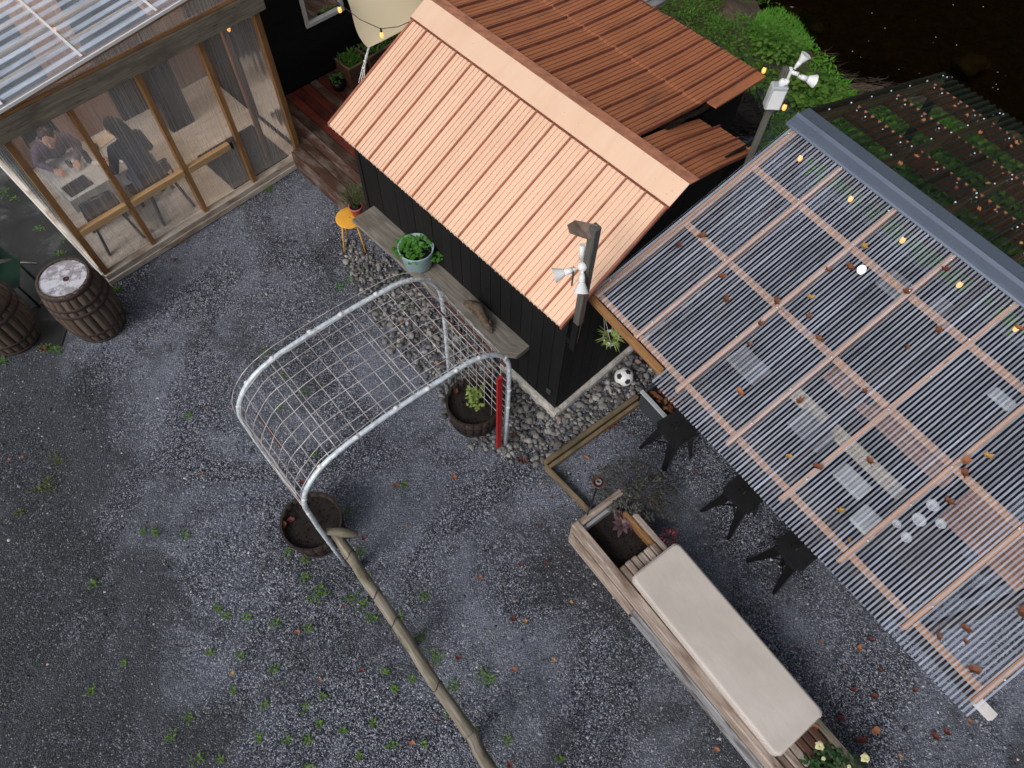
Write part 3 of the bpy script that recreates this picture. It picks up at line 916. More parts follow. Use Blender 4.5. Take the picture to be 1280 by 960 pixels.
# ridge cap
zc = cz(RW)
def flange(prof, mat, name):
    m = MB(); n = len(prof)
    for yy in (-.7, 4.07):
        for (w, z) in prof: m.v.append((w, yy, z))
        for (w, z) in prof: m.v.append((w, yy, z - .005))
    for k in range(n - 1):
        m.face((k, k + 2 * n, k + 2 * n + 1, k + 1), None, False)
        m.face((k + n + 1, k + 3 * n + 1, k + 3 * n, k + n), None, False)
        m.face((k, k + 1, k + n + 1, k + n)); m.face((k + 2 * n + 1, k + 2 * n, k + 3 * n, k + 3 * n + 1))
    m.face((0, n, 3 * n, 2 * n)); m.face((n - 1, 3 * n - 1, 4 * n - 1, 2 * n - 1)[::-1])
    return m.build(name, mat, canopy)
flange([(2.25, cz(2.25) + .022), (2.258, cz(2.258) + .036), (2.28, cz(2.28) + .038), (2.345, cz(2.345) + .036), (2.375, zc + .046)], 'ridge_steel', 'ridge_cap_front')
FS = 0.285
def fz(w): return zc + .025 - FS * (w - RW)
flange([(2.375, zc + .046), (2.40, zc + .030), (2.53, fz(2.53) + .040), (2.56, fz(2.56) + .022)], 'ridge_steel', 'ridge_cap_back')
# far slope
fe = [-.6, .1, .8, 1.5, 2.2, 2.9, 3.5, 4.06]
for k in range(7):
    corr_sheet(fe[k], fe[k + 1] + .04, 2.5, 5.12, fz, PITCH * 1.25, .013, 'roof_clear_shaded', 'roof_sheet', 0, .003 * (k % 2) + .012, 8)
FR = [-.5, .1, .7, 1.35, 2.0, 2.64, 3.3, 4.0]
for e in FR:
    MB().beam((2.5, e, fz(2.5) - .06), (4.98, e, fz(4.98) - .06), .045, .09).build('rafter', 'pine_rail', canopy)
for w in (3.12, 3.85, 4.62):
    for i in range(7):
        MB().beam((w, FR[i] + .024, fz(w) - .04), (w, FR[i + 1] - .024, fz(w) - .04), .20, .04).build('blocking', 'dark_red_wood', canopy)
for e in (0, 2, 3.95):
    MB().box(4.85, 4.93, e - .04, e + .04, -.9, fz(4.9) - .1, 2).build('post', 'blackish_post', canopy)
MB().beam((2.6, 4.075, fz(2.6) - .03), (5.0, 4.075, fz(5.0) - .03), .02, .08).build('rake_board', 'pine', canopy)
# screws with washers along the sheets (small, joined)
m = MB()
for i, e in enumerate(RAF):
    for w in frange(.3, 2.2, .38):
        if random.random() < .8: m.lathe([(.009, 0), (.007, .006), (0, .007)], 6, (w, e + RU(-.02, .02), cz(w) + .026))
for e in FR:
    for w in frange(2.75, 5.0, .37):
        m.lathe([(.009, 0), (.007, .008), (0, .009)], 6, (w, e + RU(-.02, .02), fz(w) + .03))
for w in (3.12, 3.85, 4.62):
    for e in frange(.2, 3.9, .2):
        m.lathe([(.009, 0), (.007, .008), (0, .009)], 6, (w - .04, e, fz(w) + .028))
m.build('screws', 'galvanised', canopy, kind='stuff')

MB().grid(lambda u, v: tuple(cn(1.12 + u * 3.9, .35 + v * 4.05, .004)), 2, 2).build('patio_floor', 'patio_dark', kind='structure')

# ---- furniture under the canopy (local canopy coordinates -> world via thing at canopy origin)
def board_table(name, label, cat, w, e, z, L, Wd, mat, nb, legm='black_metal', group=None):
    "table or bench, its length runs along the eave"
    tt = thing(name, label, cat, cn(w, e, 0), CHD, group)
    bwid = Wd / nb
    for i in range(nb):
        x0 = -Wd / 2 + i * bwid
        MB().box(x0 + .004, x0 + bwid - .004, -L / 2 + RU(0, .01), L / 2 - RU(0, .01), z - .035, z, 1).build('board', mat, tt, .004)
    for sx in (-1, 1):
        for sy in (-1, 1):
            MB().beam((sx * (Wd / 2 - .05) * 1.1, sy * (L / 2 - .15), 0), (sx * (Wd / 2 - .06), sy * (L / 2 - .15), z - .036), .045, .045).build('leg', legm, tt)
        MB().beam((-Wd / 2 + .05, sx * (L / 2 - .15), z - .06), (Wd / 2 - .05, sx * (L / 2 - .15), z - .06), .04, .045).build('crosspiece', legm, tt)
    return tt
board_table('bar_table', 'long narrow black bar table beneath the canopy eave behind the stools', 'table', .86, 2.15, 1.02, 1.9, .30, 'blackish_post', 3)
board_table('dining_table', 'brown slatted dining table seen through the clear canopy roof', 'table', 2.38, 1.72, .74, 1.55, .32, 'table_brown', 4)
board_table('plank_bench', 'pale beige plank bench in front of brown slatted table under canopy', 'bench', 2.04, 1.85, .46, 1.45, .17, 'bench_beige', 2)
board_table('garden_table', 'tan slatted table under the right hand end of the clear canopy', 'table', 2.2, .35, .74, .9, .5, 'table_brown', 5)
def plate(px, py, z, r, label, mat='white_plastic'):
    p = G(px, py, z); MB().lathe([(0, 0), (r * .6, 0), (r, .014), (r * .95, .018), (r * .6, .006), (0, .005)], 20).build('plate', mat, None, 0, p, label=label, cat='plate', group='plates under the canopy')
def cushion_seat(name, px, py, z, a, b, label, mat='white_cloth', cat='seat pad'):
    mat = 'pad_grey' if mat != 'white_plastic' else 'white_cloth'
    p = G(px, py, z); tt = thing(name, label, cat, p, CHD)
    m = MB().box(-a / 2, a / 2, -b / 2, b / 2, 0, .05)
    m.build('pad', mat, tt, .015)
    MB().box(-a / 2 + .02, a / 2 - .02, -b / 2 + .02, b / 2 - .02, -.02, -.001).build('seat_board', 'blackish_post', tt)
    for sx in (-1, 1):
        for sy in (-1, 1): MB().box(sx * (a / 2 - .04) - .015, sx * (a / 2 - .04) + .015, sy * (b / 2 - .04) - .015, sy * (b / 2 - .04) + .015, -z, -.021, 2).build('leg', 'blackish_post', tt)
cushion_seat('padded_stool', 935, 458, .46, .30, .42, 'pale padded seat under the clear roof nearest the soccer ball')
cushion_seat('padded_stool', 1012, 540, .46, .28, .42, 'grey padded seat left of the beige plank bench', 'paper')
cushion_seat('padded_stool', 1064, 603, .46, .22, .34, 'small bright white padded seat between bench and eave', 'white_plastic')
cushion_seat('padded_stool', 1120, 360, .46, .34, .40, 'pale padded seat near the ridge cap', 'white_cloth')
cushion_seat('padded_stool', 1178, 392, .46, .34, .34, 'pale padded seat beside the ridge, further right', 'white_cloth')
cushion_seat('padded_stool', 1250, 500, .46, .16, .26, 'small white seat under the canopy at right edge', 'white_plastic')
cushion_seat('padded_stool', 1085, 655, .5, .26, .30, 'white square seat above the third rafter bay near stools', 'white_plastic')
for (px, py, r) in ((1148, 650, .065), (1165, 632, .06), (1132, 672, .05), (1120, 655, .04), (1175, 655, .05)):
    plate(px, py, 1.0, r, {1148: 'largest white plate, middle of the dark crockery table', 1165: 'white plate at the upper corner of the crockery table', 1132: 'white plate nearest the eave on the crockery table', 1120: 'smallest white saucer on the crockery table', 1175: 'white plate nearest the photo edge on the crockery table'}[px])
tw = G(1150, 655, 0); tw2 = cn(1.40, .72, 0)
tt = thing('crockery_table', 'dark table laid with white crockery under the lower right canopy', 'table', tw2, CHD)
MB().box(-.24, .24, -.34, .34, .95, .985).build('tabletop', 'blackish_post', tt)
for sx in (-.2, .2):
    for sy in (-.3, .3): MB().box(sx - .02, sx + .02, sy - .02, sy + .02, 0, .949, 2).build('leg', 'blackish_post', tt)

# ================================================================== PORCH
PA = Vector((*G(140, 350, 0).xy, 0)); PHD = 47.9
def pc(s, d, z=0): return PA + hd(47.9) * s + hd(137.9) * d + Vector((0, 0, z))
porch = thing('glazed_porch', 'timber framed dining porch walled in streaky clear plastic', 'porch', PA, PHD)
PD = 2.2; PW = 2.93
# floor boards
dd = 0.03
while dd < PD:
    MB().box(0.02, PW - .02, dd, min(PD, dd + .138), .10, .148, 0).build('floor_board', 'porch_floor', porch)
    dd += .141
MB().box(-.05, PW + .05, -.075, .0, .0, .075, 0).build('base_board', 'sill_pale', porch, .004)
MB().box(-.04, PW + .03, -.055, .045, .078, .15, 0).build('sill', 'sill_pale', porch, .004)
MB().box(-.06, -.008, .05, 5.0, .0, .11, 1).build('base_board', 'white_paint', porch, .004)
MB().box(-.045, -.008, .05, 5.0, .113, .22, 1).build('base_board', 'sill_pale', porch, .004)
for i, s in enumerate([0.0, .65, 1.41, 2.16, 2.89]):
    w = .07 if i in (0, 4) else .06
    MB().box(s - w / 2, s + w / 2, -.03, .045, .152, 2.2, 2).build('stud', 'pine' , porch, .003)
MB().box(2.47, 2.53, .06, .12, .152, 2.2, 2).build('stud', 'pine', porch, .003)
for (a, b_) in ((.035, .618), (.682, 1.378), (1.442, 2.03)):
    MB().box(a, b_, -.035, .03, .79, .875, 0).build('rail', 'pine_rail', porch, .003)
MB().box(-.12, PW + .07, -.075, .05, 2.2, 2.42, 0).build('beam', 'grey_beam', porch, .005)
# wedge between beam and sloping roof: brown board and plastic
def pz(s): return 2.505 + .088 * s
MB().hexa([(-.35, -.05, pz(-.35) - .07), (-.35, -.01, pz(-.35) - .07), (-.35, -.01, pz(-.35) - .012), (-.35, -.05, pz(-.35) - .012),
           (PW + .1, -.05, pz(PW) - .07), (PW + .1, -.01, pz(PW) - .07), (PW + .1, -.01, pz(PW) - .012), (PW + .1, -.05, pz(PW) - .012)]).build('roof_rim', 'pine', porch)
MB().hexa([(-.3, -.06, 2.424), (-.3, .0, 2.424), (-.3, .0, 2.45), (-.3, -.06, 2.45), (PW, -.06, 2.424), (PW, .0, 2.424), (PW, .0, 2.45), (PW, -.06, 2.45)]).build('rim_strip', 'pine', porch)
m = MB().hexa([(-.3, -.034, 2.452), (-.3, -.030, 2.452), (-.3, -.030, pz(-.3) - .06), (-.3, -.034, pz(-.3) - .06), (PW, -.034, 2.452), (PW, -.030, 2.452), (PW, -.030, pz(PW) - .06), (PW, -.034, pz(PW) - .06)])
m.build('plastic_panel', 'wall_clear', porch)
# plastic wall panels, gently corrugated
def wall_panel(s0, s1):
    def fn(u, v):
        s = s0 + (s1 - s0) * u
        return (s, .052 + .003 * sin(2 * pi * s / .038) + .004 * noise.noise(Vector((s * 3, v * 2, 0))), .16 + v * 2.03)
    MB().grid(fn, 60, 4).build('plastic_panel', 'wall_clear', porch)
for a, b_ in ((.0, .66), (.66, 1.42), (1.42, 2.17), (2.17, 2.9)): wall_panel(a, b_)
def side_panel(sx, dd0, dd1):
    MB().grid(lambda u, v: (sx + .001 * sin(u * 30), dd0 + (dd1 - dd0) * u, .23 + v * 1.95), 70, 2).build('plastic_panel', 'wall_clear', porch)
side_panel(-.02, .05, PD); side_panel(PW - .01, .06, .9)
for dd in (.75, 1.5, 2.15):
    MB().box(-.01, .04, dd - .03, dd + .03, .152, 2.3, 2).build('stud', 'pine', porch)
# roof: rafters across, purlins along, wavy clear sheets
PR = [-.25, .16, 1.0, 1.85, 2.70, 3.05]
for s in PR:
    MB().box(s - .022, s + .022, -.0, PD + .35, pz(s) - .10, pz(s) - .032, 1).build('rafter', 'pine_rafter', porch)
for dd in (.26, .62, .98, 1.34, 1.70, 2.06, 2.42):
    MB().beam((-.35, dd, pz(-.35) - .016), (PW + .2, dd, pz(PW + .2) - .016), .045, .028).build('purlin', 'bench_beige', porch)
def proof(d0, d1, k):
    def fn(u, v):
        s = -.4 + u * 3.6; dd_ = d0 + (d1 - d0) * v
        return (s, dd_, pz(s) + .012 + .012 * sin(2 * pi * dd_ / .15) + k * .004)
    MB().grid(fn, 6, int((d1 - d0) / .15 * 8)).build('roof_sheet', 'porch_roof_clear', porch)
for k in range(4): proof(-.10 + k * .65, -.10 + (k + 1) * .65 + .04, k % 2)
MB().beam((-.4, -.108, pz(-.4) + .004), (3.2, -.108, pz(3.2) + .004), .016, .03).build('roof_edge_strip', 'white_plastic', porch)
# white flashing lines over the rafters
for s in PR[1:-1]:
    MB().box(s - .012, s + .012, -.08, PD + .3, pz(s) + .032, pz(s) + .038, 1).build('batten', 'white_plastic', porch)
# back wall
for i in range(16):
    s0 = i * PW / 16
    MB().box(s0 + .003, s0 + PW / 16 - .003, PD + .01, PD + .04, .15, 2.45, 2).build('back_board', 'pink_wall', porch)
MB().box(.35, 1.0, PD - .04, PD, .95, 2.0).build('dark_window', 'glass_dark', porch, .005)
MB().box(1.55, 2.45, PD - .04, PD, .15, 2.2).build('dark_door', 'black_board', porch, .005)
MB().box(1.9, 2.25, 1.5, 1.9, .15, 1.2).build('cabinet', 'black_metal', porch, .01)
MB().box(2.035, 2.06, -.05, .04, 0.80, .90).build('rail_bracket', 'black_metal', porch)

mt = thing('door_mat', 'black rubber mat on the pale porch floor inside the right end', 'mat', pc(2.30, .47, .15), PHD)
MB().box(-.42, .46, -.42, .42, .001, .012).build('mat', 'black_rubber', mt)

for (s_, d_, z_) in ((1.15, 1.15, 2.13), (2.3, 1.3, 2.13)):  # added fill lamps that brighten the porch interior
    ld = bpy.data.lights.new('porch_fill_light', 'POINT'); ld.energy = 17; ld.color = (1.0, .78, .55); ld.shadow_soft_size = .025
    lo = bpy.data.objects.new('porch_fill_light', ld); COL.objects.link(lo); lo.location = pc(s_, d_, z_)
# ---- dining table in the porch
dt = thing('dining_table', 'white covered dining table inside the glazed porch', 'table', pc(.72, 1.02, .15), PHD)
MB().box(-.52, .58, -.40, .40, .56, .59).build('tabletop', 'white_cloth', dt, .004)
m = MB()
per = [(-.525, -.405), (.585, -.405), (.585, .405), (-.525, .405)]
for (a, b_) in zip(per, per[1:] + per[:1]):
    m.grid(lambda u, v, a=a, b_=b_: (a[0] + (b_[0] - a[0]) * u + .012 * sin(u * 40) * v, a[1] + (b_[1] - a[1]) * u + .012 * sin(u * 37) * v, .592 - .19 * v), 24, 3)
m.build('cloth_drop', 'white_cloth', dt)
for sx in (-.45, .5):
    for sy in (-.33, .33): MB().beam((sx, sy, 0), (sx, sy, .559), .045, .045).build('leg', 'blackish_post', dt)
def on_table(x, y, z=.742): return pc(.72 + x, 1.02 + y, z)
for (x, y, r, lb) in ((.32, -.20, .115, 'white dinner plate before the woman in navy'), (-.10, .22, .115, 'white dinner plate before the person in mauve'), (.05, -.05, .075, 'small side plate at the middle of the porch table')):
    MB().lathe([(0, 0), (r * .6, 0), (r, .014), (r * .95, .018), (r * .6, .006), (0, .005)], 20).build('plate', 'white_plastic', None, 0, on_table(x, y), label=lb, cat='plate')
MB().box(-.15, .15, -.11, .11, 0, .012).build('placemat', 'black_rubber', None, .004, on_table(-.33, -.24), label='dark rectangular placemat on near left of porch table', cat='placemat').rotation_euler = (0, 0, radians(PHD + 4))
MB().box(-.12, .14, -.09, .09, 0, .01).build('menu', 'bench_beige', None, .003, on_table(.28, .24), label='open tan menu card on far right of the porch table', cat='menu').rotation_euler = (0, 0, radians(PHD + 12))
MB().lathe([(.03, 0), (.036, .01), (.036, .14), (.012, .18), (.012, .22), (0, .222)], 12).build('bottle', 'glass_dark', None, 0, on_table(-.02, .02), label='dark bottle standing among the plates on porch table', cat='bottle')
for i, (x, y) in enumerate(((.10, -.18), (-.22, .10), (.15, .12))):
    MB().lathe([(.028, 0), (.032, .09), (.029, .09), (.025, .006), (0, .006)], 12).build('drinking_glass', 'pane', None, 0, on_table(x, y), label=('clear glass beside the dinner plate of the person in navy', 'clear glass at the left side of the porch table', 'clear glass next to the tan menu card')[i], cat='glass', group='glasses on the porch table')

def metal_chair(s, d, rz, label):
    ch = thing('metal_chair', label, 'chair', pc(s, d, .15), PHD + rz, 'black metal chairs in the porch')
    MB().box(-.19, .19, -.19, .19, .435, .45).build('seat', 'black_metal', ch, .006)
    for sx in (-1, 1):
        for sy in (-1, 1):
            m = MB(); a = Vector((sx * .165, sy * .165, .434)); b_ = Vector((sx * .225, sy * .235, 0))
            m.beam(a, b_, .05, .03, (sx, 0, 0.1)); m.build('leg', 'black_metal', ch)
    m = MB().grid(lambda u, v: (-.19 + .38 * u, -.19 - .05 * v - .03 * sin(pi * u), .62 + .22 * v), 10, 3); m.build('backrest', 'black_metal', ch)
    m = MB().tube([(-.19, -.19, .45), (-.2, -.2, .62), (-.17, -.24, .84), (0, -.27, .87), (.17, -.24, .84), (.2, -.2, .62), (.19, -.19, .45)], .011, 6); m.build('back_frame', 'black_metal', ch)
    return ch
metal_chair(1.12, .40, 2, 'black metal chair under the woman in navy with long black hair')
metal_chair(.42, .42, -6, 'empty black metal chair at the near left of porch table')
metal_chair(.50, 1.60, 180, 'black metal chair under the person in mauve')

# ================================================================== HOUSE
HB = Vector((*G(350, 121, .3).xy, 0)); HHD = 45.4
house = thing('dark_house', 'black horizontally boarded house wall beside the porch with white framed window', 'house', HB, HHD)
z = .3
WX0, WX1, WZ0, WZ1 = .70, 1.22, 1.10, 1.9
while z < 3.6:
    for (a, b_) in ((-.35, 4.4),):
        segs = [(a, b_)]
        if z + .14 > WZ0 - .04 and z < WZ1 + .04: segs = [(a, WX0 - .05), (WX1 + .05, b_)]
        for (p, q) in segs:
            MB().hexa([(p, 0.0, z), (p, .03, z), (p, .03, z + .145), (p, .012, z + .145), (q, 0.0, z), (q, .03, z), (q, .03, z + .145), (q, .012, z + .145)]).build('siding_board', 'black_board', house)
    z += .142
MB().box(-.35, 4.4, .12, .2, 0, 3.6).build('wall_core', 'black_board', house)
for k in range(12):
    MB().box(-.39, -.36, .0 + k * .14, .136 + k * .14, 0, 3.2, 2).build('side_board', 'black_board', house)
wf = MB().box(WX0 - .05, WX1 + .05, -.03, .03, WZ0 - .05, WZ0).box(WX0 - .05, WX1 + .05, -.03, .03, WZ1, WZ1 + .05).box(WX0 - .05, WX0 - .001, -.028, .028, WZ0 + .001, WZ1 - .001).box(WX1 + .001, WX1 + .05, -.028, .028, WZ0 + .001, WZ1 - .001).build('window', 'white_paint', house, .003)
MB().box(WX0, WX1, .005, .009, WZ0, WZ1).build('pane', 'pane', wf)
for i, (a, c, zz, h, mt_) in enumerate(((.0, .20, 0, .30, 'orange_print'), (.21, .34, 0, .24, 'purple_print'), (.35, .52, .0, .36, 'cream_print'), (.02, .15, .31, .3, 'cream_print'), (.22, .45, .4, .22, 'orange_print'))):
    MB().box(WX0 + a, WX0 + c, .05 + .004 * i, .07 + .004 * i, WZ0 + zz + .01, WZ0 + zz + h).build('poster', mt_, wf)
MB().box(WX0, WX1, .03, .11, WZ0 - .01, WZ0 - .002).build('inner_sill', 'white_paint', wf)

# ---- deck between porch and shed
deck = thing('wood_deck', 'worn brown wooden deck boards between porch and shed', 'deck', Vector((*G(381, 202, .3).xy, 0)), 135.4 - 90)
# local x = 45.4 (towards the house), local y = 135.4
bx = 0.0; i = 0
while bx < 3.1:
    ye = .28 if i == 0 else 1.24
    MB().box(bx, bx + .123, -1.7 + RU(0, .02), ye - (.0 if i else 0), .27, .30, 1).build('deck_board', 'deck_red' if i in (4, 5, 6, 8) else 'deck', deck, .003)
    bx += .135; i += 1
MB().box(-.03, -.004, -1.6, .28, .15, .285, 1).build('skirt_board', 'deck', deck, .003)
MB().box(-.028, -.006, -1.6, .28, .0, .145, 1).build('skirt_board', 'deck', deck, .003)

# ================================================================== plants
def sprig(m, base, h, n, L, w, spread=.6, droop=.3, stem=None):
    base = Vector(base)
    a0 = RU(0, 6.28)
    for i in range(n):
        a = a0 + i * 2.4; tt = (i + 1) / n
        el = RU(.1, .9)
        d = Vector((cos(a) * cos(el), sin(a) * cos(el), sin(el)))
        lean = Vector((cos(a0) * spread * tt * h, sin(a0) * spread * tt * h, h * tt * RU(.7, 1)))
        m.leaf(base + lean, d, (0, 0, 1), L * RU(.7, 1.2), w * RU(.8, 1.2), droop)
def bush(m, c, R, hh, n, L, w, droop=.25, flat=False):
    c = Vector(c)
    for _ in range(n):
        a = RU(0, 6.28); r = R * sqrt(random.random()); zz = hh * (1 - (r / R) ** 2 * .6) * RU(.35, 1)
        d = Vector((cos(a + RU(-.8, .8)), sin(a + RU(-.8, .8)), RU(-.1, .8))).normalized()
        p = c + Vector((cos(a) * r, sin(a) * r, zz))
        m.leaf(p, d, (0, 0, 1), L * RU(.6, 1.2), w * RU(.7, 1.2), droop)
def rosette(m, c, R, n, w, tilt=.5, seg=2):
    for i in range(n):
        a = i * 2.4 + RU(-.2, .2); k = (i + 1) / n; el = tilt + (1 - k) * .9
        m.leaf(c, (cos(a) * cos(el), sin(a) * cos(el), sin(el)), (0, 0, 1), R * (.45 + .55 * k), w, .35, seg)

# ================================================================== BARRELS
def barrel_mesh(m, R0, Rb, h, a0, a1, seg, t_):
    pass
def barrel(loc, label, h=.88, Rt=.275, Rb=.335, lean=(0, 0), head='barrel_top', full=True):
    br = thing('whisky_barrel', label, 'barrel', loc, RU(0, 90), 'barrels by the porch corner')
    br.rotation_euler = (lean[0], lean[1], br.rotation_euler.z)
    ns = 22
    def rad(z): q = (z / h - .5) * 2; return Rb - (Rb - Rt) * q * q
    zs = [0, .12, .3, .5, .7, .88, 1]
    for k in range(ns):
        a0 = 2 * pi * k / ns + .012; a1 = 2 * pi * (k + 1) / ns - .012; jr = RU(-.002, .002)
        m = MB()
        for zq in zs:
            for (rr) in (0, -.022):
                for a in (a0, (a0 + a1) / 2, a1):
                    r = rad(zq * h) + rr + jr
                    m.v.append((r * cos(a), r * sin(a), zq * h))
        for i in range(len(zs) - 1):
            b = i * 6; ou = k * .37
            for (p, q) in ((0, 1), (1, 2), (2, 5), (5, 4), (4, 3), (3, 0)):
                m.face((b + p, b + q, b + q + 6, b + p + 6), [(zs[i] * h + ou, p * .05), (zs[i] * h + ou, q * .05), (zs[i + 1] * h + ou, q * .05), (zs[i + 1] * h + ou, p * .05)], True)
        e = (len(zs) - 1) * 6; m.face((e, e + 1, e + 2, e + 5, e + 4, e + 3)); m.face((3, 4, 5, 2, 1, 0))
        m.build('stave', 'stave', br)
    for (za, zb) in ((.0, .05), (.2, .25), (.62, .67), (.74, .79), (.93, .985)):
        m = MB(); n = 40
        prof = [(rad(za * h) + .001, za * h), (rad(za * h) + .005, za * h + .002), (rad(zb * h) + .005, zb * h - .002), (rad(zb * h) + .001, zb * h)]
        b = 0
        for r, z in prof:
            for k in range(n): m.v.append((r * cos(2 * pi * k / n), r * sin(2 * pi * k / n), z))
        for i in range(3):
            for k in range(n):
                k2 = (k + 1) % n; m.face((i * n + k, i * n + k2, (i + 1) * n + k2, (i + 1) * n + k), None, True)
        m.build('hoop', 'hoop_iron', br)
    MB().lathe([(0, h - .03), (Rt - .024, h - .03), (Rt - .024, h - .018), (0, h - .018)][1:3], 32).build('barrel_head', head, br)
    MB().lathe([(.032, 0), (.032, .006), (.018, .008), (.018, .004), (0, .004)], 16, (.03, -.02, h - .017)).build('bung', 'rust', br)
    return br
barrel(Vector((*G(127, 404, 0).xy, 0)), 'upright whisky barrel with bleached white head beside the porch corner')
barrel(Vector((-5.83, 4.32, 0)), 'dark whisky barrel cut by the left edge of the photo', head='stave')
# green chair back at the left edge
gc_ = thing('green_chair', 'dark green moulded chair with pale rim at left edge behind barrel', 'chair', Vector((-6.05, 5.05, 0)), 20)
def gback(u, v):
    a = radians(-50 + 100 * u)
    return (.30 * sin(a) , .30 * cos(a) - .25 - .10 * v, .42 + .50 * v * (1 - .25 * (2 * u - 1) ** 2))
MB().grid(gback, 14, 8).build('backrest', 'green_metal', gc_)
MB().tube([Vector(gback(i / 14, 1)) for i in range(15)], .008, 6).build('rim', 'herb_green', gc_)
MB().grid(lambda u, v: (-.24 + .48 * u, -.45 + .45 * v, .42 + .02 * cos(u * 6)), 8, 8).build('seat', 'green_metal', gc_)
for sx in (-.2, .2):
    for sy in (-.4, -.05): MB().tube([(sx, sy, .42), (sx * 1.15, sy - .02, 0)], .015, 6).build('leg', 'green_metal', gc_)
MB().tube([G(18, 328, .02), G(32, 328, .02), G(46, 329, .02)], .008, 6).build('thin_pipe', 'stone_grey', label='thin grey pipe lying on dark asphalt behind barrel', cat='pipe')
MB().tube([G(24, 383, .02), G(38, 385, .02), G(50, 380, .02), G(56, 368, .02)], .007, 6).build('wire_loop', 'stone_grey', label='thin curved wire on the asphalt between two barrels', cat='wire')

# ================================================================== ARCH
AF = Vector((*G(630, 558, 0).xy, 0))
arch = thing('arch_trellis', 'galvanised tube arch covered with square wire mesh over two barrel planters', 'trellis', AF, 42)
def arch_pts(inset=0.0, n=10):
    pts = [(0.02, 0), (0.03, .6), (0.04, 1.2), (.035, 1.62)]
    for i in range(1, n + 1):
        a = pi / 2 * i / n
        pts.append((.035 - .56 + .56 * cos(a), 1.62 + .60 * sin(a)))
    for i in range(1, 6): pts.append((-.525 - i * .20, 2.22 + .03 * sin(pi * i / 6) ))
    x0 = -1.56
    for i in range(1, n + 1):
        a = pi / 2 * i / n
        pts.append((x0 - .49 * sin(a), 1.70 + .52 * cos(a)))
    pts += [(-2.055, 1.2), (-2.05, .6), (-2.04, 0)]
    return pts
AP = arch_pts()
def arch_at(s):
    "point at arc length s"
    acc = 0
    for a, b_ in zip(AP, AP[1:]):
        L = hypot(b_[0] - a[0], b_[1] - a[1])
        if acc + L >= s: k = (s - acc) / L; return (a[0] + (b_[0] - a[0]) * k, a[1] + (b_[1] - a[1]) * k)
        acc += L
    return AP[-1]
ALEN = sum(hypot(b_[0] - a[0], b_[1] - a[1]) for a, b_ in zip(AP, AP[1:]))
for yy in (0, 1.0):
    MB().tube([(x, yy, z) for x, z in AP], .021, 10).build('hoop', 'galvanised', arch)
    # ties wrapped round the tube
m = MB()
for yy in (0, 1.0):
    s = .9
    while s < ALEN - .5:
        x, z = arch_at(s); m.blob((x, yy + RU(-.012, .012), z + .01), .026, 0, .2, (1, .8, 1)); s += RU(.24, .4)
m.build('wire_tie', 'white_paint', arch, kind='stuff')
for k in range(9):
    yy = .0 + 1.0 * k / 8
    if k in (0, 8): yy += (.035 if k == 0 else -.035)
    MB().tube([(x * 1.0 + RU(-.002, .002), yy + .006 * sin(i * 1.3 + k), z + .016 + RU(-.003, .003)) for i, (x, z) in enumerate(AP)], .0032, 5).build('wire', 'wire_steel', arch)
MB().tube([(x - .01, 1.075, z + .03) for i, (x, z) in enumerate(AP[4:-1])], .0035, 5).build('wire', 'wire_steel', arch)
s = .55
while s < ALEN - .35:
    x, z = arch_at(s)
    MB().tube([(x, -.02, z + .012), (x + RU(-.01, .01), .5, z + .006), (x, 1.03, z + .012)], .0032, 5).build('wire', 'wire_steel', arch)
    s += .132
for fr_, a, b_, rr, mt_ in ((.37, .03, .98, .012, 'rust'), (.86, .05, .98, .014, 'rust'), (.66, .40, .78, .012, 'rust'), (.76, .03, 1.0, .009, 'rust'), (.60, .0, 1.0, .0045, 'wire_steel'), (.475, .0, 1.0, .0045, 'wire_steel'), (.27, .05, .95, .014, 'rust'), (.70, .1, .9, .006, 'wire_steel')):
    x, z = arch_at(ALEN * fr_)
    MB().tube([(x, a, z - .018), (x + .004, (a + b_) / 2, z - .03), (x, b_, z - .018)], rr, 6).build('cross_bar', mt_, arch)
MB().box(-.105, -.045, -.012, .012, .10, 1.60, 2).build('red_post', 'red_paint', arch, .003, label='red painted upright at front right leg')
MB().tube([(-2.05, -.02, 1.30), (-2.05, .5, 1.32), (-2.05, 1.0, 1.30)], .006, 6).build('side_bar', 'galvanised', arch)

